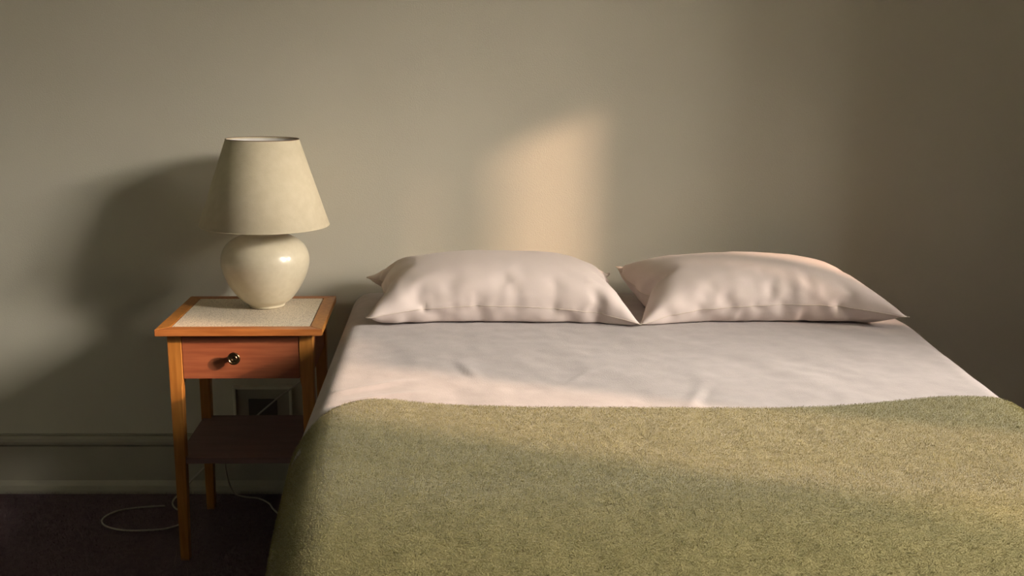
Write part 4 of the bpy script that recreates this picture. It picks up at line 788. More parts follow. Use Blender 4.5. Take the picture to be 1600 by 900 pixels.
-196,-4,0,-5,-8,-9,-9,-8,-7,-3,-2,-1,-1,-1,-1,0,-1,0,1,-1,0,0,0,1,-1,0,0,0,0,0,1,0,0,0,1,1,1,2,2,2,4,6,6,5,6,7,7,5,
-178,3,3,-4,-8,-7,-9,-10,-5,-4,-2,-1,-1,0,-1,0,-1,0,0,0,-1,0,0,0,0,0,0,1,0,0,0,1,0,1,1,1,1,1,2,3,5,5,5,6,6,7,7,6,
-148,1,2,-7,-8,-5,-9,-9,-3,-2,-2,-1,-1,0,-1,0,0,-1,0,0,0,-1,0,0,0,0,1,0,0,1,0,0,1,1,1,1,1,1,2,3,5,4,6,6,7,7,6,6,
-114,-2,-3,-7,-7,-6,-8,-6,-2,-1,-2,-1,-1,0,0,-1,0,-1,0,0,0,0,0,0,0,0,0,0,1,0,1,0,1,0,1,1,1,1,2,3,4,4,6,8,7,6,4,5,
-85,-3,-2,-6,-8,-9,-6,-3,-2,-1,-1,-1,0,-1,0,0,-1,0,0,0,-1,0,0,0,0,0,1,0,0,1,0,1,1,0,1,1,1,1,2,2,4,5,5,6,7,6,4,0,
-64,1,0,-7,-8,-8,-3,-1,-1,-1,-1,0,-1,0,-1,0,-1,0,0,0,-1,0,0,0,0,0,1,0,1,0,1,0,1,0,1,1,1,1,1,2,4,5,5,4,3,6,6,0,
-37,-1,-5,-6,-4,-3,-1,-1,0,-1,0,-1,-1,0,0,-1,0,-1,0,0,0,-1,0,0,1,0,0,0,1,0,1,0,1,1,0,1,1,1,1,2,2,5,5,1,3,6,5,-4,
-8,-3,-4,-4,-2,-2,-1,-1,0,-1,0,-1,0,0,-1,0,-1,0,-1,0,0,0,0,0,0,0,0,1,0,1,0,1,0,1,1,1,0,1,1,1,1,4,5,-2,3,5,1,1,
25,-4,-4,-3,-2,-2,-1,0,-1,0,-1,0,0,-1,0,-1,0,-1,0,0,-1,0,0,0,0,0,1,0,0,1,1,0,1,1,0,1,1,1,0,1,0,3,3,-1,0,3,3,2,
58,-4,-4,-3,-3,-1,-1,0,-1,0,0,0,-1,0,-1,0,-1,0,-1,0,0,-1,0,0,1,0,0,0,1,1,0,1,0,1,1,1,0,1,1,0,1,0,1,1,1,1,4,3,
91,-4,-5,-3,-2,-1,0,-1,0,0,-1,0,0,-1,0,-1,0,-1,0,-1,0,-1,1,0,0,0,0,1,0,1,0,1,1,1,0,1,1,1,0,1,0,0,1,1,1,2,2,3,
122,-3,-4,-3,-1,-1,-1,0,0,-1,0,0,-1,-1,0,-1,0,-1,0,-1,-1,-1,1,0,0,0,1,0,1,1,0,1,1,1,1,1,0,1,1,0,0,1,0,1,1,1,3,3,
154,-4,-2,-2,-2,-1,-1,0,0,0,-1,0,-1,-1,-1,0,-1,-1,-1,0,-2,-1,1,1,-1,-1,1,2,0,2,1,1,1,1,1,1,1,1,0,1,0,0,1,0,1,1,3,3,
186,-3,-3,-2,-1,-1,-1,0,0,0,0,-1,-2,-1,-1,-1,-1,-1,-1,-1,-2,-1,1,-2,-1,1,1,3,0,2,2,1,1,1,1,2,1,2,0,1,0,1,0,0,1,1,2,3,
219,-4,-3,-3,-1,1,0,-1,0,0,-2,-3,-1,-1,-1,-2,-1,-1,-1,-1,-2,-1,-1,-5,-2,5,3,2,1,3,1,2,1,1,2,1,1,3,2,1,1,0,0,1,0,2,1,3,
251,-4,-3,-3,0,1,-1,0,-1,-3,-7,-3,2,0,-2,-1,-2,-1,-1,-1,-2,-1,-2,-8,-5,7,7,3,2,2,2,1,3,1,1,2,0,2,5,3,1,1,1,0,1,0,2,2,
284,-5,-4,-1,-1,0,-1,-2,-2,-4,-11,-4,4,1,-1,-2,-2,-1,-1,-1,-2,-1,-3,-8,-8,6,9,5,2,3,2,1,3,3,1,1,0,-1,6,8,2,2,2,1,-1,1,2,3,
317,-7,-3,-2,-3,0,-1,-3,-4,-7,-14,-3,5,1,-1,-2,-2,-1,-1,-2,-1,-3,-3,-7,-11,3,12,8,3,3,2,2,3,2,2,2,-1,-3,4,12,6,3,3,1,-1,2,4,4,
347,-7,-4,-2,-3,-2,-2,-4,-9,-7,-14,-8,7,3,-1,-2,-3,-1,0,-3,-1,-3,-4,-7,-11,2,11,11,3,3,2,4,3,0,0,3,2,-5,3,12,9,8,5,0,-1,6,7,4,
360,3,-8,0,3,-3,-5,-9,-12,-8,-11,-12,5,7,0,-2,-3,-1,-1,-2,-2,-6,-5,-3,-11,1,11,11,2,4,5,2,2,2,-2,2,6,-3,-1,10,11,9,9,4,0,2,6,9,
389,-3,-12,-6,6,-3,-7,-10,-13,-12,-11,-8,-1,11,1,-2,-3,-3,2,-2,-3,-8,-2,-3,-8,1,7,11,2,5,4,1,2,3,-2,1,7,1,-3,5,12,11,12,8,5,-1,-9,-22,
419,-2,-18,-20,8,0,-10,-10,-13,-17,-25,1,0,19,-3,-1,-10,5,1,-2,-5,-8,-4,7,-5,-12,6,16,3,5,2,1,-2,2,7,-3,7,8,-1,-3,1,23,12,9,8,3,-7,-26,
-497,9,9,10,11,13,10,-6,6,6,8,13,-1,-8,0,3,6,7,-11,-1,1,11,-6,-3,2,8,12,-10,-4,-8,-1,0,5,-3,-10,8,19,-17,-16,-11,-10,-10,-10,-10,-10,-10,-10,-3,
-465,0,4,6,8,11,5,3,3,7,9,8,-2,-3,-2,1,6,1,-2,0,-1,2,0,-1,2,5,6,0,-7,-3,2,-2,1,-3,-8,1,9,0,-13,-12,-11,-9,-9,-8,-8,-6,-3,2,
-434,-1,-1,1,3,8,6,3,3,5,10,3,-1,1,0,-2,1,1,3,2,-3,-2,0,2,3,1,6,0,-6,2,3,-4,-2,-4,-4,-2,1,3,-6,-8,-12,-9,-6,-6,-4,-1,1,1,
-403,0,-2,-2,-1,2,5,5,1,4,8,1,0,2,4,-2,-3,2,2,2,-2,-3,1,1,3,1,2,2,-2,0,5,-4,-7,-2,0,-4,-5,0,2,-5,-11,-7,-3,-3,-1,2,1,1,
-371,0,-1,-3,-2,-2,1,3,2,2,3,3,1,3,6,-1,-4,0,3,-1,-1,-1,0,1,1,1,0,2,0,0,6,-3,-8,0,-1,-4,-3,-3,0,-3,-5,-5,-1,-1,2,2,1,-1,
-340,1,0,-2,-3,-3,-1,0,2,1,1,1,2,3,5,-1,-4,0,1,0,0,0,0,0,0,1,1,-1,1,1,3,0,-6,-1,-1,-4,-1,-3,-3,-1,-1,-3,1,1,2,2,0,-1,
-309,2,0,-1,-3,-3,-2,-2,0,1,0,1,1,3,3,-1,-2,-1,1,0,0,0,1,1,-1,0,1,-1,0,1,3,-1,-4,0,-2,-1,-3,-2,-1,-2,0,0,1,2,2,1,-1,-1,
-278,2,1,-1,-2,-3,-3,-1,-1,-1,1,0,1,1,2,-1,0,0,-1,0,0,1,0,0,0,0,0,-1,1,0,2,-1,-2,0,-1,0,-3,-1,-1,-1,0,1,1,2,1,0,-2,0,
-247,2,1,0,-1,-3,-3,-2,-1,0,0,0,0,0,1,0,0,0,1,-1,0,0,0,0,0,0,0,0,0,0,-1,0,1,-1,-1,0,-2,0,-1,0,0,1,1,1,1,-2,-1,-1,
-218,0,3,1,0,-1,-2,-3,-1,0,-1,0,0,0,0,1,0,0,0,0,0,0,0,0,0,0,0,0,0,0,-1,0,0,0,-1,-1,0,-1,0,0,0,1,2,0,0,-1,-3,-7,
-196,-3,1,2,1,6,3,-1,-1,-1,0,0,0,0,1,0,0,0,0,0,0,0,0,0,0,0,0,0,0,0,-1,0,0,-1,0,-1,0,0,-1,0,1,1,1,0,0,-2,-4,-5,
-178,1,1,1,5,5,5,4,1,0,0,0,0,0,0,0,0,0,0,0,1,0,0,0,0,0,0,-1,0,0,0,-1,0,0,-1,0,0,-1,0,-1,0,0,0,1,-1,-2,-2,-4,
-148,0,2,1,6,5,3,5,3,1,0,0,0,0,0,1,0,0,0,0,0,0,0,0,0,0,0,0,0,0,-1,0,0,-1,0,-1,0,-1,0,-1,-2,-2,-2,0,-4,0,2,-1,
-114,-1,1,1,4,5,4,5,5,1,0,1,0,0,0,0,0,0,0,1,0,0,0,0,0,0,-1,0,0,0,0,0,-1,0,-1,0,-1,0,-1,-1,-2,-3,-2,-5,-5,0,3,1,
-85,0,3,-1,3,6,5,5,6,2,1,0,0,1,0,0,0,0,0,0,0,0,0,0,0,0,0,0,0,0,-1,0,0,-1,0,-1,0,-1,0,-2,-2,-4,-3,-5,-4,-4,0,1,
-64,5,4,2,5,6,5,6,4,3,2,0,1,0,0,0,0,1,0,0,0,0,0,0,0,0,0,-1,0,0,0,0,-1,0,-1,0,-1,0,-1,-2,-2,-4,-5,-5,-4,-4,-2,0,
-37,4,6,5,6,6,6,5,5,3,2,1,0,0,1,0,0,0,0,0,0,0,0,0,0,0,0,0,0,0,-1,0,0,-1,0,-1,0,-1,-1,-2,-4,-4,-5,-6,-4,-5,-4,-4,
-8,6,6,7,6,6,6,5,4,3,2,1,1,0,1,0,0,0,1,0,0,0,0,0,0,0,0,-1,0,0,0,-1,0,-1,0,-1,-1,0,-2,-3,-3,-5,-6,-7,-5,-6,-5,-3,
25,6,6,6,6,7,5,6,4,2,2,2,1,0,1,0,0,1,0,0,0,0,0,0,0,0,0,0,-1,0,0,-1,0,-1,0,-1,-1,-1,-2,-2,-4,-5,-6,-7,-7,-6,-5,-5,
58,6,6,6,6,6,6,5,4,2,2,2,1,1,1,0,0,1,0,0,0,0,0,0,0,0,0,-1,0,0,0,-1,0,-1,-1,-1,-1,-1,-2,-2,-4,-5,-6,-6,-7,-6,-6,-5,
91,5,7,6,6,6,6,4,4,2,2,2,1,1,1,0,1,0,0,0,0,0,0,0,0,0,0,0,0,0,-1,-1,0,-1,-1,0,-1,-2,-2,-2,-3,-5,-6,-7,-6,-6,-6,-6,
122,6,7,7,6,6,5,4,4,2,2,2,2,1,0,0,0,0,1,-1,0,0,0,0,-1,1,0,0,0,0,-1,0,-1,0,-1,0,-1,-2,-2,-2,-3,-5,-6,-6,-6,-7,-6,-5,
154,7,6,7,6,6,5,5,3,2,3,1,1,0,0,0,-1,1,0,0,-1,0,0,0,-1,0,1,0,-1,1,-1,0,1,-1,0,0,-1,-1,-2,-2,-3,-5,-5,-6,-7,-6,-6,-5,
186,7,7,6,6,6,5,4,3,2,3,0,0,-1,-3,0,2,0,-1,0,0,0,0,0,-1,0,0,-4,0,2,2,1,0,0,0,1,-1,0,-1,-2,-2,-4,-6,-6,-6,-7,-5,-6,
219,6,7,7,6,6,4,3,2,2,-1,-4,2,1,-3,-2,1,0,-1,0,1,0,0,0,0,0,-3,-6,0,4,4,1,1,1,1,-1,0,2,1,-1,-2,-3,-5,-6,-6,-7,-6,-5,
251,7,6,7,6,5,3,2,1,0,-7,-7,5,2,-2,-2,1,-3,-4,4,2,0,0,0,0,-1,-5,-5,-2,4,8,2,0,3,1,-1,-2,4,4,1,0,-2,-4,-5,-7,-6,-6,-6,
284,6,7,6,6,3,1,1,-1,-6,-13,-4,7,3,-2,-2,-1,-6,-3,5,3,1,0,0,-1,-2,-6,-7,-2,7,9,4,0,0,3,0,-1,5,6,3,1,0,-1,-4,-6,-6,-6,-6,
317,5,6,6,3,2,-1,-2,-5,-13,-15,4,6,0,-1,0,-4,-6,-5,4,5,1,1,0,-1,-2,-4,-10,0,8,8,4,-1,-1,5,3,-1,5,8,4,2,2,3,-1,-4,-6,-6,-5,
347,5,7,2,-1,-1,-2,-5,-11,-19,-8,6,5,-2,-1,0,-4,-6,-6,3,5,1,1,-1,-2,0,-2,-5,1,7,4,1,-2,1,6,7,2,3,6,0,6,8,5,2,1,-3,-6,-4,
360,17,3,-8,-5,2,1,-7,-19,-16,-9,-1,9,3,-1,-2,-2,-6,-7,3,3,-3,0,4,-1,-6,-4,7,6,2,1,-1,-4,3,9,8,5,3,2,-5,5,15,10,5,5,2,-10,0,
389,9,-6,-17,-7,4,3,-9,-18,-15,-15,-5,9,9,0,-3,-3,-3,-4,1,-1,-6,-1,5,-3,-10,-1,13,9,2,1,-2,-3,3,8,6,5,5,-1,-6,7,17,13,8,5,0,-16,-26,
419,-2,-18,-20,8,0,-10,-10,-13,-17,-25,1,0,19,-3,-1,-10,5,1,-2,-5,-8,-4,7,-5,-12,6,16,3,5,2,1,-2,2,7,-3,7,8,-1,-3,1,23,12,9,8,3,-7,-26,
221,1,2,2,2,2,1,-1,1,1,2,2,0,-2,-1,1,0,1,-1,0,0,1,0,0,1,2,2,-2,0,0,0,1,0,-1,-2,0,1,-1,-3,-2,-1,-1,-1,-1,-1,-1,-2,6,
225,21,10,3,2,1,1,1,1,1,1,1,0,0,-1,0,0,1,0,0,0,0,0,-1,2,2,1,0,0,0,0,0,0,-1,-2,0,0,-1,-2,-1,-1,-1,-2,-1,-2,-4,-10,-16,
229,28,21,10,5,1,2,1,1,1,2,0,-1,1,0,-1,0,1,1,0,0,0,-1,-1,1,3,1,0,0,0,1,0,-1,-2,-1,0,-1,-1,-2,0,-1,-2,-1,-3,-5,-10,-18,-27,
233,30,27,18,11,6,2,1,1,2,2,0,-1,1,0,0,0,1,0,0,0,0,0,-1,-1,3,2,1,0,0,1,-1,-1,-2,0,-1,-1,-3,-2,2,-1,-3,-4,-6,-10,-17,-24,-30,
237,30,29,25,17,10,6,3,2,2,2,1,0,-1,-1,3,1,0,0,-1,0,0,1,-1,-1,2,3,0,2,0,-1,-2,0,-1,-1,0,-3,-4,-1,2,-2,-6,-7,-10,-15,-22,-29,-30,
241,31,30,28,21,15,9,6,4,4,2,3,0,-2,-1,4,1,0,0,0,-1,0,1,0,-2,1,4,1,1,0,-3,-3,2,0,0,-2,-4,-3,0,-2,-5,-8,-10,-14,-19,-26,-31,-31,
245,31,32,29,24,18,14,9,6,5,3,3,2,-1,0,3,1,0,0,0,-1,-1,1,1,1,-1,3,3,-1,-1,-3,-3,2,1,0,-4,-4,-1,-2,-7,-7,-9,-13,-18,-24,-28,-31,-32,
249,32,32,30,25,22,17,11,9,6,5,4,3,0,2,1,0,1,1,-1,0,0,0,0,2,1,2,1,-1,-1,-2,-3,1,1,-2,-2,-4,-4,-5,-8,-9,-11,-16,-22,-27,-29,-31,-32,
253,33,33,30,27,23,19,15,10,8,5,4,4,3,2,1,1,0,1,1,0,0,0,-1,3,2,1,-1,0,-1,-3,-3,2,-1,-2,-2,-5,-6,-8,-7,-10,-14,-20,-26,-30,-30,-29,-31,
258,33,32,31,29,24,21,18,12,9,5,5,4,3,3,2,1,1,1,1,1,1,-1,0,3,2,0,-1,-1,-1,-3,-2,0,-2,-2,-4,-7,-6,-8,-8,-11,-18,-23,-28,-29,-30,-31,-32,
262,33,31,33,29,26,24,20,15,9,6,4,3,4,3,3,2,1,1,1,1,2,1,0,1,0,0,-1,-1,-1,-2,-2,-1,-3,-4,-6,-5,-7,-7,-9,-13,-20,-25,-27,-28,-31,-33,-31,
266,32,31,31,29,28,25,22,19,13,6,4,4,2,3,3,2,2,2,1,1,1,2,1,0,-1,0,-1,-1,-1,-1,-3,-3,-4,-4,-5,-6,-6,-7,-12,-17,-20,-23,-26,-29,-31,-33,-33,
268,31,29,27,28,29,25,25,22,19,11,5,3,3,2,2,3,2,2,1,2,1,1,1,0,0,-1,-2,-1,-1,-2,-3,-3,-4,-5,-4,-5,-6,-9,-14,-19,-20,-21,-25,-30,-32,-33,-34,
266,33,27,27,29,29,29,28,22,17,15,7,3,2,2,3,2,2,2,2,1,1,1,1,0,0,-1,-1,-2,-1,-3,-3,-3,-4,-4,-4,-5,-6,-10,-13,-17,-20,-24,-27,-31,-32,-33,-34,
271,32,29,28,30,30,30,26,21,18,14,7,3,3,2,3,2,2,2,2,1,1,1,1,0,-1,-1,-1,-2,-2,-2,-3,-3,-4,-4,-4,-4,-7,-9,-12,-17,-21,-26,-29,-31,-33,-32,-32,
275,33,31,30,31,31,28,24,21,16,11,8,4,4,2,3,3,2,3,1,2,1,1,0,0,-1,-1,-1,-2,-2,-2,-4,-3,-3,-4,-4,-4,-6,-8,-16,-20,-20,-25,-31,-32,-31,-30,-31,
279,34,32,32,32,29,25,23,20,15,11,8,6,4,3,3,3,3,3,1,2,1,1,0,0,-1,-1,-1,-2,-2,-3,-3,-3,-4,-3,-5,-4,-5,-9,-19,-23,-21,-20,-29,-32,-31,-30,-31,
284,34,33,32,30,28,25,21,18,16,12,8,6,4,4,4,3,3,3,2,2,2,0,1,0,-1,-1,-2,-2,-3,-2,-4,-3,-4,-4,-4,-4,-6,-10,-15,-22,-25,-23,-24,-29,-31,-32,-33,
289,34,33,31,30,27,24,21,18,15,11,8,6,5,4,4,4,3,3,2,3,2,1,0,0,-1,-1,-2,-2,-3,-3,-4,-3,-4,-4,-4,-6,-6,-9,-13,-17,-24,-27,-25,-27,-31,-33,-34,
294,34,33,31,30,26,23,21,16,14,10,8,6,5,5,4,4,4,2,3,1,3,2,0,-1,-1,-1,-2,-2,-3,-3,-3,-4,-3,-5,-5,-5,-7,-10,-12,-15,-20,-24,-26,-29,-31,-34,-34,
299,33,33,32,29,26,22,19,15,13,10,8,6,6,4,4,4,2,2,2,2,1,3,1,-1,-1,-1,-2,-3,-2,-3,-3,-2,-4,-4,-5,-6,-7,-9,-11,-15,-19,-22,-26,-29,-31,-33,-34,
303,34,33,31,28,25,22,19,14,11,9,8,6,5,4,2,3,2,2,2,0,0,4,2,-1,-3,0,-1,-2,-2,-3,-2,-2,-2,-3,-5,-6,-6,-9,-11,-14,-19,-21,-25,-27,-31,-33,-33,
308,33,33,30,28,26,21,17,12,10,9,8,4,3,2,2,1,2,2,1,0,-2,5,3,-1,-5,0,1,-2,-1,-2,0,-2,-2,-2,-3,-5,-6,-8,-10,-13,-17,-22,-24,-27,-30,-32,-33,
313,32,31,30,29,26,19,13,11,10,8,7,2,1,1,1,1,2,0,1,-1,-1,4,0,-1,-1,-2,2,-2,1,0,0,-2,-2,-1,-1,-3,-4,-7,-9,-12,-16,-20,-23,-27,-29,-32,-33,
318,32,32,30,28,22,16,10,11,8,6,2,2,1,0,0,2,0,1,0,-1,0,2,-4,-2,3,0,1,-1,2,0,0,-1,-1,-1,0,-3,0,-6,-6,-9,-13,-20,-22,-26,-29,-32,-32,
323,33,32,30,24,18,11,9,10,5,-2,1,4,1,1,0,0,1,0,0,0,0,0,-6,-5,5,4,1,0,2,0,0,1,-1,-1,-1,-3,0,0,-4,-6,-9,-16,-22,-25,-28,-31,-32,
329,33,32,27,18,11,10,6,7,3,-5,-1,5,2,1,0,0,0,1,0,-1,0,-1,-5,-7,4,6,2,1,2,0,0,1,1,-1,-1,-2,-3,1,1,-4,-4,-9,-20,-25,-26,-28,-32,
334,33,31,18,9,10,8,6,4,0,-7,-2,6,2,1,0,-1,1,0,0,0,-1,-2,-3,-7,1,6,4,2,1,1,0,2,0,0,-1,-2,-5,0,5,0,-3,-3,-9,-17,-25,-31,-32,
337,33,27,11,2,6,7,4,1,-1,-6,-3,4,3,0,0,-1,1,1,-1,0,-2,-1,-4,-6,1,5,5,1,2,1,1,1,0,-1,0,-1,-5,-1,5,3,0,-1,-5,-10,-15,-27,-33,
348,21,12,7,5,4,2,1,-2,-1,-4,-4,2,4,0,1,-1,0,1,-1,0,-2,-3,-2,-6,1,5,5,1,2,1,1,1,0,-1,0,1,-4,-2,3,3,2,1,-1,-6,-9,-16,-30,
364,1,1,-4,3,3,2,-1,-2,-2,-1,-3,-1,3,1,0,-1,0,1,0,-1,-3,-1,-2,-3,2,3,2,1,2,2,0,1,1,-1,-1,1,-1,-2,2,2,2,2,2,-1,-4,-9,-22,
362,4,-6,-8,-19,6,0,-1,-2,-4,-1,-2,0,2,0,0,-1,1,0,0,-2,-1,-1,1,-1,-1,1,2,1,1,2,0,1,1,0,-1,1,1,1,-1,0,2,2,2,1,0,-3,-5,
221,1,2,2,2,2,1,-1,1,1,2,2,0,-2,-1,1,0,1,-1,0,0,1,0,0,1,2,2,-2,0,0,0,1,0,-1,-2,0,1,-1,-3,-2,-1,-1,-1,-1,-1,-1,-2,6,
225,-21,-7,-1,0,2,0,1,0,1,2,2,0,-2,-1,-1,1,1,0,0,-1,0,0,1,1,1,2,0,-1,1,1,0,-1,-1,-2,0,0,1,-1,-3,-2,0,-1,0,1,2,9,19,
229,-29,-21,-9,-3,0,1,0,0,0,3,1,-1,0,0,-2,0,0,1,1,-1,-2,1,0,2,1,2,0,-1,2,3,-3,-1,-1,-1,0,-1,1,1,-1,-4,0,1,2,4,9,19,28,
233,-32,-27,-19,-10,-4,-1,1,-1,-1,2,0,0,1,2,-2,-3,0,2,0,-1,-2,1,0,2,0,1,2,0,1,4,-3,-3,0,1,-1,-3,1,3,1,-4,1,4,5,9,17,27,31,
237,-33,-29,-25,-16,-11,-6,-1,-1,-1,-2,0,1,1,4,-1,-5,0,1,0,-2,0,0,0,1,1,0,1,1,1,4,-1,-4,1,1,-2,0,-1,2,2,1,2,7,10,15,23,30,33,
241,-33,-31,-27,-22,-15,-10,-6,-2,-3,-2,-2,1,1,4,-2,-4,-2,1,0,0,0,0,0,0,0,1,-1,2,1,3,1,-3,1,0,-1,0,0,1,3,5,6,10,15,20,27,31,33,
245,-34,-32,-28,-25,-19,-14,-9,-6,-4,-3,-1,-2,0,3,-2,-2,-2,-1,1,0,0,1,1,-2,-1,1,0,1,1,4,0,-2,2,1,1,-2,1,3,4,7,10,13,17,25,29,32,33,
249,-34,-32,-31,-27,-23,-16,-11,-8,-6,-3,-3,-3,-2,1,-1,-1,0,-1,-1,0,0,0,1,-2,0,0,0,1,1,2,0,1,2,1,4,-1,3,4,6,8,12,14,21,27,31,32,33,
253,-33,-33,-32,-30,-26,-18,-13,-9,-6,-5,-4,-4,-3,-1,0,-1,1,-1,-1,-1,1,-1,-1,0,1,-1,0,2,-1,-1,2,4,0,2,4,2,4,5,8,9,12,17,25,29,32,32,32,
258,-34,-33,-33,-31,-29,-21,-15,-10,-6,-5,-5,-4,-4,-2,0,-1,0,0,-1,0,0,-1,0,1,-1,0,0,2,-2,-1,2,3,1,2,3,5,5,7,7,10,14,20,26,30,32,32,31,
262,-33,-32,-32,-32,-29,-27,-20,-11,-7,-4,-4,-4,-3,-3,-1,-1,0,-1,0,1,0,0,0,0,0,-1,1,0,-1,0,1,2,1,3,4,5,6,5,8,10,17,23,27,30,32,33,33,
266,-33,-31,-32,-30,-28,-26,-26,-19,-8,-3,-3,-4,-2,-2,-1,0,-1,0,0,0,0,1,0,-1,1,-1,0,0,0,1,-1,1,1,4,4,5,4,5,8,12,22,25,28,30,31,33,33,
268,-32,-31,-32,-29,-28,-25,-25,-24,-12,-3,-3,-3,-2,-1,-1,1,0,0,-1,0,1,-1,1,0,-1,0,0,1,0,0,-1,0,2,3,4,3,4,5,9,19,26,26,28,29,29,31,33,
266,-29,-31,-33,-28,-27,-28,-22,-23,-16,-4,-2,-3,-2,-1,0,1,-1,0,1,-1,0,0,0,0,0,0,0,0,0,0,0,1,1,4,3,3,5,5,9,21,28,27,30,28,29,30,32,
271,-33,-32,-32,-31,-28,-26,-23,-19,-16,-5,-3,-2,-2,-1,0,-1,0,0,0,0,0,0,0,0,0,0,0,0,0,0,1,1,2,3,3,4,4,6,11,19,27,30,28,28,31,32,32,
275,-33,-34,-32,-31,-28,-25,-23,-18,-13,-8,-4,-2,-2,-2,-1,-1,-1,0,0,0,0,0,0,0,0,0,0,0,0,1,1,2,2,4,3,4,5,7,11,18,26,30,29,29,30,32,33,
279,-34,-33,-32,-29,-27,-26,-21,-18,-12,-9,-6,-3,-4,-2,-2,-1,-1,-1,-1,0,0,0,0,0,0,0,1,1,0,1,2,3,3,3,4,4,5,8,12,18,25,27,29,30,30,32,33,
284,-33,-33,-31,-30,-28,-24,-21,-16,-12,-9,-7,-5,-4,-3,-2,-2,-2,-1,-1,-1,0,0,0,0,0,0,1,1,1,2,3,2,4,3,5,4,6,10,13,16,21,25,27,31,32,32,33,
289,-33,-33,-31,-30,-27,-22,-21,-15,-12,-9,-8,-6,-4,-4,-3,-2,-2,-2,-1,-1,0,0,-1,0,0,1,1,1,2,3,2,3,4,4,5,6,5,8,12,15,20,25,27,30,32,33,34,
294,-33,-33,-31,-29,-26,-22,-19,-15,-11,-10,-8,-6,-6,-4,-3,-3,-2,-2,-1,-1,0,0,-1,0,1,1,1,1,2,2,3,4,4,4,6,5,7,8,10,14,20,24,26,30,32,33,33,
299,-34,-32,-31,-29,-25,-21,-17,-15,-11,-9,-9,-6,-6,-5,-3,-2,-2,-1,-1,-1,0,-1,0,-1,0,1,1,1,2,3,3,5,3,5,5,6,7,8,10,13,18,23,26,29,31,33,33,
303,-33,-32,-30,-29,-23,-21,-17,-13,-11,-10,-8,-7,-6,-4,-2,-1,-2,-2,0,0,0,0,-1,0,0,0,0,0,2,3,4,4,3,4,5,6,7,8,9,13,18,21,25,28,31,32,34,
308,-33,-32,-29,-27,-24,-20,-16,-12,-11,-10,-9,-6,-3,-2,-1,-1,-2,-2,0,0,0,0,0,1,-1,-1,1,1,1,3,3,2,4,3,3,5,7,8,9,12,16,21,23,27,30,32,34,
313,-33,-31,-30,-26,-22,-18,-14,-12,-10,-11,-7,-4,-2,2,-2,-2,-3,0,0,0,0,0,0,1,-1,0,4,1,-1,1,2,2,2,3,3,4,4,7,8,11,14,19,24,26,29,32,33,
318,-33,-31,-29,-25,-20,-16,-12,-11,-9,-7,-3,-5,-2,1,1,-3,-2,0,0,-1,0,-1,1,0,0,2,5,1,-2,-1,1,2,1,3,3,3,2,4,6,9,12,17,21,26,30,31,33,
323,-32,-31,-28,-24,-18,-12,-10,-9,-7,-2,0,-6,-3,0,1,-2,0,1,-3,-1,-1,0,1,0,0,4,4,2,-2,-3,0,2,0,2,4,5,0,1,3,6,10,13,19,24,30,31,32,
329,-32,-30,-27,-21,-14,-9,-8,-7,-3,1,-2,-6,-2,0,0,-1,2,0,-3,-2,0,0,0,0,1,4,5,1,-2,-4,0,2,1,1,3,5,-1,-1,2,3,6,9,15,23,28,31,32,
334,-32,-30,-23,-14,-10,-7,-6,-3,0,0,-4,-5,-1,0,-1,1,1,1,-2,-2,-1,-1,0,1,1,3,5,1,-3,-2,-1,2,2,0,2,3,0,-2,1,3,3,5,9,17,25,31,33,
337,-30,-26,-16,-8,-7,-5,-4,-1,0,-2,-5,-2,0,0,-1,1,1,0,-1,-2,-1,-1,1,0,1,1,3,2,-2,-1,1,1,1,1,0,2,1,-2,1,1,2,3,5,8,18,30,33,
348,-27,-20,-10,-5,-7,-5,-2,0,-2,-4,-2,0,0,0,-1,0,1,1,-1,-2,-1,-1,1,0,0,0,1,2,1,0,1,1,1,0,0,1,0,1,0,1,1,2,3,3,9,21,30,
364,-23,-12,-7,-8,-5,-3,-1,-1,-4,-2,-2,0,1,0,0,0,1,0,-1,-1,-2,0,0,0,-1,0,2,2,1,1,1,1,0,0,0,0,2,0,0,1,1,2,2,1,3,10,15,
362,4,-6,-8,-19,6,0,-1,-2,-4,-1,-2,0,2,0,0,-1,1,0,0,-2,-1,-1,1,-1,-1,1,2,1,1,2,0,1,1,0,-1,1,1,1,-1,0,2,2,2,1,0,-3,-5]


def unpack(steps):
    q = np.array(steps, float).reshape(3, 2, NV, NU).transpose(1, 2, 3, 0)
    return q.cumsum(2) / 2000


def upsample(G):
    """twice as many points along both directions of a (nv, nu, 3) grid, cubic"""
    for ax in (0, 1):
        G = np.moveaxis(G, ax, 0)
        E = np.concatenate([2 * G[:1] - G[1:2], G, 2 * G[-1:] - G[-2:-1]])
        mid = (-E[:-3] + 9 * E[1:-2] + 9 * E[2:-1] - E[3:]) / 16
        out = np.empty((2 * len(G) - 1,) + G.shape[1:])
        out[0::2], out[1::2] = G, mid
        G = np.moveaxis(out, 0, ax)
    return G


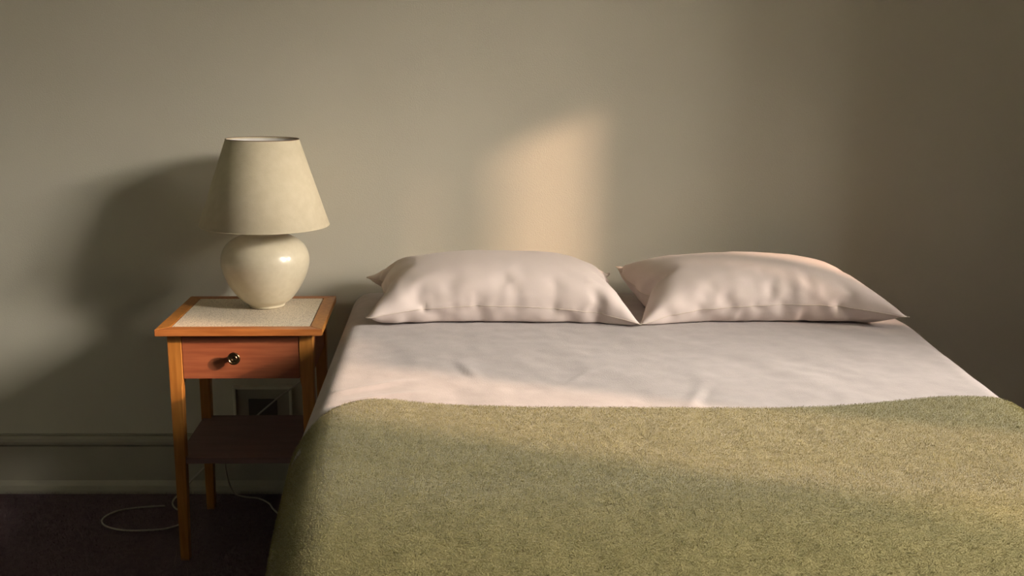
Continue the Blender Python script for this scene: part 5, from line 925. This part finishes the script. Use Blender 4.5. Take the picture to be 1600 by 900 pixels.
def pillow(txt, corners, zs, label, seed, group='two pillows at the head of the bed'):
    G = unpack(txt)
    raw = [G[0, 0, 0], G[0, 0, -1], G[0, -1, -1], G[0, -1, 0]]
    tgt = [np.array(c) for c in corners]
    x0, x1 = (raw[0][0] + raw[3][0]) / 2, (raw[1][0] + raw[2][0]) / 2
    y0, y1 = (raw[0][1] + raw[1][1]) / 2, (raw[2][1] + raw[3][1]) / 2

    def bil(c, u, v):
        return c[0] * (1 - u) * (1 - v) + c[1] * u * (1 - v) + c[2] * u * v + c[3] * (1 - u) * v
    P = []
    for side in (0, 1):
        g = upsample(G[side])
        u = ((g[..., 0] - x0) / (x1 - x0))[..., None]
        v = ((g[..., 1] - y0) / (y1 - y0))[..., None]
        uc, vc = np.clip(u, 0, 1), np.clip(v, 0, 1)
        q = bil(tgt, uc, vc)
        sx = np.linalg.norm(tgt[1] - tgt[0]) / (x1 - x0)
        sy = np.linalg.norm(tgt[3] - tgt[0]) / (y1 - y0)
        q[..., 0] += (u - uc)[..., 0] * (x1 - x0) * sx
        q[..., 1] += (v - vc)[..., 0] * (y1 - y0) * sy
        q[..., 2] += (.030 * (1 - (2 * uc - 1) ** 2) * (1 - vc) ** 1.5)[..., 0]
        q[..., 2] += zs * (g[..., 2] - bil([np.array([r[2]]) for r in raw], uc, vc)[..., 0])
        # small puckers drawn in by the seam, dying out towards the middle
        nv, nu = q.shape[:2]
        I, J = np.meshgrid(np.arange(nu), np.arange(nv))
        dj, di = np.minimum(J, nv - 1 - J), np.minimum(I, nu - 1 - I)
        wob = vnoise(I / 3.2 + 3 * side, J / 22., seed) * np.exp(-((dj - 5) / 8.) ** 2) * (dj > 0) + \
            vnoise(I / 24., J / 3.4, seed + 1) * np.exp(-((di - 5) / 8.) ** 2) * (di > 0)
        wob += 1.5 * vnoise(I / 3.6, J / 30., seed + 2) * np.exp(-(dj / 18.) ** 2) * np.clip(dj / 4., 0, 1)
        q[..., 2] += .0028 * wob * (1 if side == 0 else -1)
        q[..., 1] += -.002 * wob * (J < nv / 2)
        if side == 1:
            q[..., 1] = np.minimum(q[..., 1], 2.862)
        P.append(q)
    P[1][0], P[1][-1], P[1][:, 0], P[1][:, -1] = P[0][0], P[0][-1], P[0][:, 0], P[0][:, -1]
    for q in P:
        q[..., 2] = np.maximum(q[..., 2], BZ + .0045)
        q[..., 1] = np.minimum(q[..., 1], 2.862)
    bm = bmesh.new()
    for q in P:
        me = grid_mesh('tmp', q)
        bm.from_mesh(me)
        bpy.data.meshes.remove(me)
    bmesh.ops.remove_doubles(bm, verts=bm.verts, dist=1e-5)
    o = bm_obj('pillow', bm, M['pillow'], None, True)
    tag(o, label, 'pillow', group)
    e = P[0]
    rim = np.concatenate([e[0, :-1], e[:-1, -1], e[-1, :0:-1], e[:0:-1, 0], e[:1, 0]])
    tube('seam', rim[::2].tolist() + [rim[-1].tolist()], .0011, M['seam'], o, 5, 2)
    return o


pillow(BAG_LEFT, [(-.196, 2.42, .6815), (.516, 2.42, .6650), (.501, 2.78, .7256), (-.225, 2.80, .714)], .80,
       'cream pillow on the bedside table side, its seam puckered by several folds', 21)
pillow(BAG_RIGHT, [(.530, 2.42, .6650), (1.2115, 2.42, .686), (1.12, 2.77, .730), (.510, 2.80, .741)], .70,
       'cream pillow farther from the lamp, with a smooth pointed corner over the mattress edge', 33)

# ------------------------------------------------------------------ bedside table
NX, NY = -0.5225, 2.385               # middle of its front edge
TZ = 0.6594
ns = empty('bedside_table', (NX, NY, 0), math.radians(.8))
tag(ns, 'small cherry wood bedside table with a speckled cream top and one drawer', 'table')
W2, DP = .215, .391


def tp(name, b, m, bev=.0015):
    return box_obj(name, b, m, ns, bev)


# top: four mitred frame rails round an inset panel
ix0, ix1, iy0, iy1, zt, zb = -W2 + .034, W2 - .034, .034, DP - .030, TZ, TZ - .0175
fr = [((-W2, 0), (W2, 0), (ix1, iy0), (ix0, iy0)), ((W2, 0), (W2, DP), (ix1, iy1), (ix1, iy0)),
      ((W2, DP), (-W2, DP), (ix0, iy1), (ix1, iy1)), ((-W2, DP), (-W2, 0), (ix0, iy0), (ix0, iy1))]
for k, q in enumerate(fr):
    bm = bmesh.new()
    lo = [bm.verts.new((x, y, zb)) for x, y in q]
    hi = [bm.verts.new((x, y, zt)) for x, y in q]
    bm.faces.new(lo[::-1])
    bm.faces.new(hi)
    for i in range(4):
        bm.faces.new((lo[i], lo[(i + 1) % 4], hi[(i + 1) % 4], hi[i]))
    bmesh.ops.bevel(bm, geom=[e for e in bm.edges], offset=.0012, segments=2, affect='EDGES')
    bm_obj('top_rail', bm, M['cherry'] if k % 2 == 0 else M['cherry_up'], ns)
pn = tp('inset_panel', (ix0 + .0022, ix1 - .0022, iy0 + .0008, iy1 - .0008, zb + .002, zt - .0006), M['speckle'], .0006)
pn['label'] = 'speckled cream inset panel'
rl = tp('recess_lining', (ix0 - .004, ix1 + .004, iy0 - .004, iy1 + .004, zb + .001, zb + .004), M['black'], 0)

LX0, LX1, LY0, LY1 = -W2 + .024, W2 - .028, .026, DP - .022
lw, zd = .036, .5195                  # leg width at the top, underside of the drawer box


def leg(sx, sy):
    bm = bmesh.new()
    x0, x1 = (LX0, LX0 + lw) if sx < 0 else (LX1 - lw, LX1)
    y0, y1 = (LY0, LY0 + lw) if sy < 0 else (LY1 - lw, LY1)

    def sec(wd, z):
        a0, a1 = (x0, x0 + wd) if sx < 0 else (x1 - wd, x1)
        b0, b1 = (y0, y0 + wd) if sy < 0 else (y1 - wd, y1)
        return (a0, a1, b0, b1, z)
    loft(bm, [sec(.024, 0.0), sec(.0295, .30), sec(.032, zd - .022), sec(lw, zd - .004), sec(lw, zb)])
    bmesh.ops.bevel(bm, geom=[e for e in bm.edges], offset=.0012, segments=1, affect='EDGES')
    return bm_obj('leg', bm, M['cherry_up'], ns)


for sx in (-1, 1):
    for sy in (-1, 1):
        leg(sx, sy)
# carcass rails
tp('side_panel', (LX0 + .006, LX0 + .022, LY0 + lw - .002, LY1 - lw + .002, zd + .001, zb), M['cherry_dark'])
tp('side_panel', (LX1 - .022, LX1 - .006, LY0 + lw - .002, LY1 - lw + .002, zd + .001, zb), M['cherry_dark'])
tp('back_panel', (LX0 + lw - .002, LX1 - lw + .002, LY1 - .022, LY1 - .006, zd + .001, zb), M['cherry_dark'])
tp('drawer_rail', (LX0 + lw - .002, LX1 - lw + .002, LY0 + .010, LY0 + .030, zb - .008, zb), M['cherry_dark'])
# drawer
dr = tp('drawer', (LX0 + lw + .0012, LX1 - lw - .0012, LY0 + .002, LY0 + .020, zd, zb - .0085), M['cherry_dark'], .001)
bm = bmesh.new()
for b in ((LX0 + lw + .006, LX0 + lw + .016, LY0 + .020, LY1 - .05, zd + .004, zb - .03), (LX1 - lw - .016, LX1 - lw - .006, LY0 + .020, LY1 - .05, zd + .004, zb - .03),
          (LX0 + lw + .006, LX1 - lw - .006, LY0 + .020, LY1 - .05, zd + .002, zd + .008), (LX0 + lw + .016, LX1 - lw - .016, LY1 - .06, LY1 - .05, zd + .008, zb - .03)):
    bx(bm, *b)
bm_obj('drawer_box', bm, M['cherry_dark'], dr)
kx, kz = -.016, .580
kn = lathe('knob', [(0, 0), (.0075, 0), (.0065, .004), (.0052, .009), (.0065, .013), (.0115, .0155), (.0130, .018), (.0126, .0205), (.0108, .0215),
                    (.0095, .0205), (.0085, .0185), (.0074, .0185), (.0066, .0205), (.0050, .0212), (.0042, .0195), (0, .0190)], M['brass'], dr, 32, 'y')
kn.scale = (1.28, 1.15, 1.28)
kn.location = (kx, LY0 + .002, kz)
kn['label'] = 'round ringed brass knob'
# shelf
SZ = .297
sh = tp('shelf', (LX0 + .004, LX1 - .004, LY0 + .004, LY1 - .004, SZ - .0165, SZ), M['shelf_shaded'], .001)
for o in (sh,):
    o['label'] = 'low open shelf near the floor'

# ------------------------------------------------------------------ lamp
LXc, LYc = -.496, 2.655
lamp = empty('table_lamp', (LXc, LYc, TZ + .0006))
tag(lamp, 'cream table lamp with a round pot base and tapered cloth shade on the bedside table', 'lamp')
pot = [(0, 0), (.0500, 0), (.0518, .002), (.0522, .005), (.0524, .008), (.0590, .0115), (.0720, .021), (.0855, .037), (.0965, .053), (.1065, .070), (.1145, .088),
       (.1200, .106), (.1232, .124), (.1230, .140), (.1185, .157), (.1105, .172), (.0990, .184), (.0845, .1935), (.0690, .2005), (.0560, .2045), (.0535, .2075), (.0540, .213), (.0525, .216), (.0300, .2165), (0, .2165)]
# smooth the pot profile
pp = catmull([(r, z, 0) for r, z in pot[4:20]], 6)
pot = pot[:4] + [(float(p[0]), float(p[1])) for p in pp] + pot[20:]
lathe('pot_base', pot, M['ceramic'], lamp, 96)
lathe('socket_stem', [(0, .2165), (.014, .2165), (.014, .255), (.018, .257), (.018, .305), (0, .305)], M['brass'], lamp, 24)
lathe('bulb', [(0, .305), (.013, .306), (.016, .32), (.026, .345), (.029, .362), (.024, .382), (.012, .392), (0, .394)], M['lining'], lamp, 24)
sh0, sh1, r0, r1 = .232, .468, .1785, .0990
shade = lathe('lamp_shade', [(r0, sh0), (r0 + .0012, sh0 + .001), (r1 + .0012, sh1 - .001), (r1, sh1), (r1 - .0010, sh1 - .001), (r0 - .0010, sh0 + .001), (r0, sh0)], M['shade'], lamp, 128)
shade.rotation_euler = (0, math.radians(.6), 0)
lathe('shade_lining', [(r0 - .0016, sh0 + .004), (r1 - .0016, sh1 - .004), (r1 - .0022, sh1 - .004), (r0 - .0022, sh0 + .004), (r0 - .0016, sh0 + .004)], M['lining'], shade, 96)
bm = bmesh.new()
me = bpy.data.meshes.new('t')
ring = lambda r, z, k: [(r * math.cos(a), r * math.sin(a), z) for a in np.linspace(0, 2 * math.pi, k)]
tube('rim_trim', ring(r1 + .0006, sh1, 49), .0011, M['dark_trim'], shade, 6, 2)['label'] = 'thin brown trim round the top rim'
tube('rim_trim', ring(r0 + .0008, sh0, 65), .0011, M['shade'], shade, 6, 2)
for k in range(3):
    a = 2 * math.pi * k / 3 + .4
    tube('shade_spoke', [(.015 * math.cos(a), .015 * math.sin(a), .300), (.06 * math.cos(a), .06 * math.sin(a), sh1 - .028), ((r1 - .002) * math.cos(a), (r1 - .002) * math.sin(a), sh1 - .012)], .0014, M['metal'], shade, 6, 4)
bm.free()


def lrel(pts):
    return [(x - LXc, y - LYc, z - TZ - .0006) for x, y, z in pts]


# ------------------------------------------------------------------ socket box and cords
sk = empty('wall_socket', (-.560, YW, .27))
tag(sk, 'pale framed wall socket low on the wall behind the bedside table', 'socket')
bm = bmesh.new()
hx, hz0, hz1, fw, fd = .092, -.070, .082, .0085, .016
for b in ((-hx, -hx + fw, -fd, 0, hz0, hz1), (hx - fw, hx, -fd, 0, hz0, hz1), (-hx + fw, hx - fw, -fd, 0, hz1 - fw, hz1), (-hx + fw, hx - fw, -fd, 0, hz0, hz0 + fw)):
    bx(bm, *b)
bm_obj('frame', bm, M['white_plastic'], sk)
box_obj('plate', (-hx + fw, hx - fw, -.006, 0, hz0 + fw, hz1 - fw), M['trim'], sk, .001)
box_obj('recessed_panel', (-.045, .045, -.010, -.006, -.055, .040), M['grey_plastic'], sk, .002)

# lamp flex: over the back edge, then down across the wall to the socket, one part of the lamp
tube('power_cord', lrel([(LXc, LYc + .045, TZ + .010), (LXc, 2.735, TZ + .0032), (-.492, 2.775, TZ + .002), (-.484, 2.797, TZ - .03), (-.45, 2.80, .57), (-.405, 2.80, .49), (-.395, 2.80, .44),
                         (-.429, 2.80, .389), (-.50, 2.80, .335), (-.581, 2.80, .265), (-.648, 2.80, .20), (-.672, 2.80, .134), (-.667, 2.80, .07), (-.650, 2.80, .022), (-.615, 2.805, .0062),
                         (-.575, 2.795, .0062), (-.535, 2.76, .0062), (-.512, 2.715, .0062), (-.47, 2.66, .0062), (-.40, 2.62, .0062)]), .0026, M['cord'], lamp)
loop = tube('flex_loop', [(-.575, 2.858, .25), (-.60, 2.84, .225), (-.69, 2.838, .14), (-.767, 2.835, .073), (-.815, 2.822, .022), (-.835, 2.775, .0062), (-.815, 2.725, .0062), (-.775, 2.69, .0062), (-.765, 2.63, .0062),
                          (-.80, 2.59, .0062), (-.857, 2.577, .0062), (-.929, 2.578, .0062), (-.989, 2.607, .0062), (-1.011, 2.65, .0062), (-.99, 2.70, .0062), (-.94, 2.725, .0062), (-.88, 2.737, .0062), (-.85, 2.74, .0062)], .0026, M['cord'])
tag(loop, 'thin white flex lying in a loop on the dark carpet left of the table', 'cord')

# carpet pile in view
me = grid_mesh('pile_patch', np.array([[(x, y, 0.0005) for x in np.linspace(-1.75, -.2, 20)] for y in np.linspace(1.9, 2.835, 14)]))
pile = blades('carpet_pile', me, 60000, .010, .0005, M['carpet_pile'], floor, 9, 1.1)
blades('lint', me, 80, .022, .0005, M['lint'], pile, 3, 1.3)
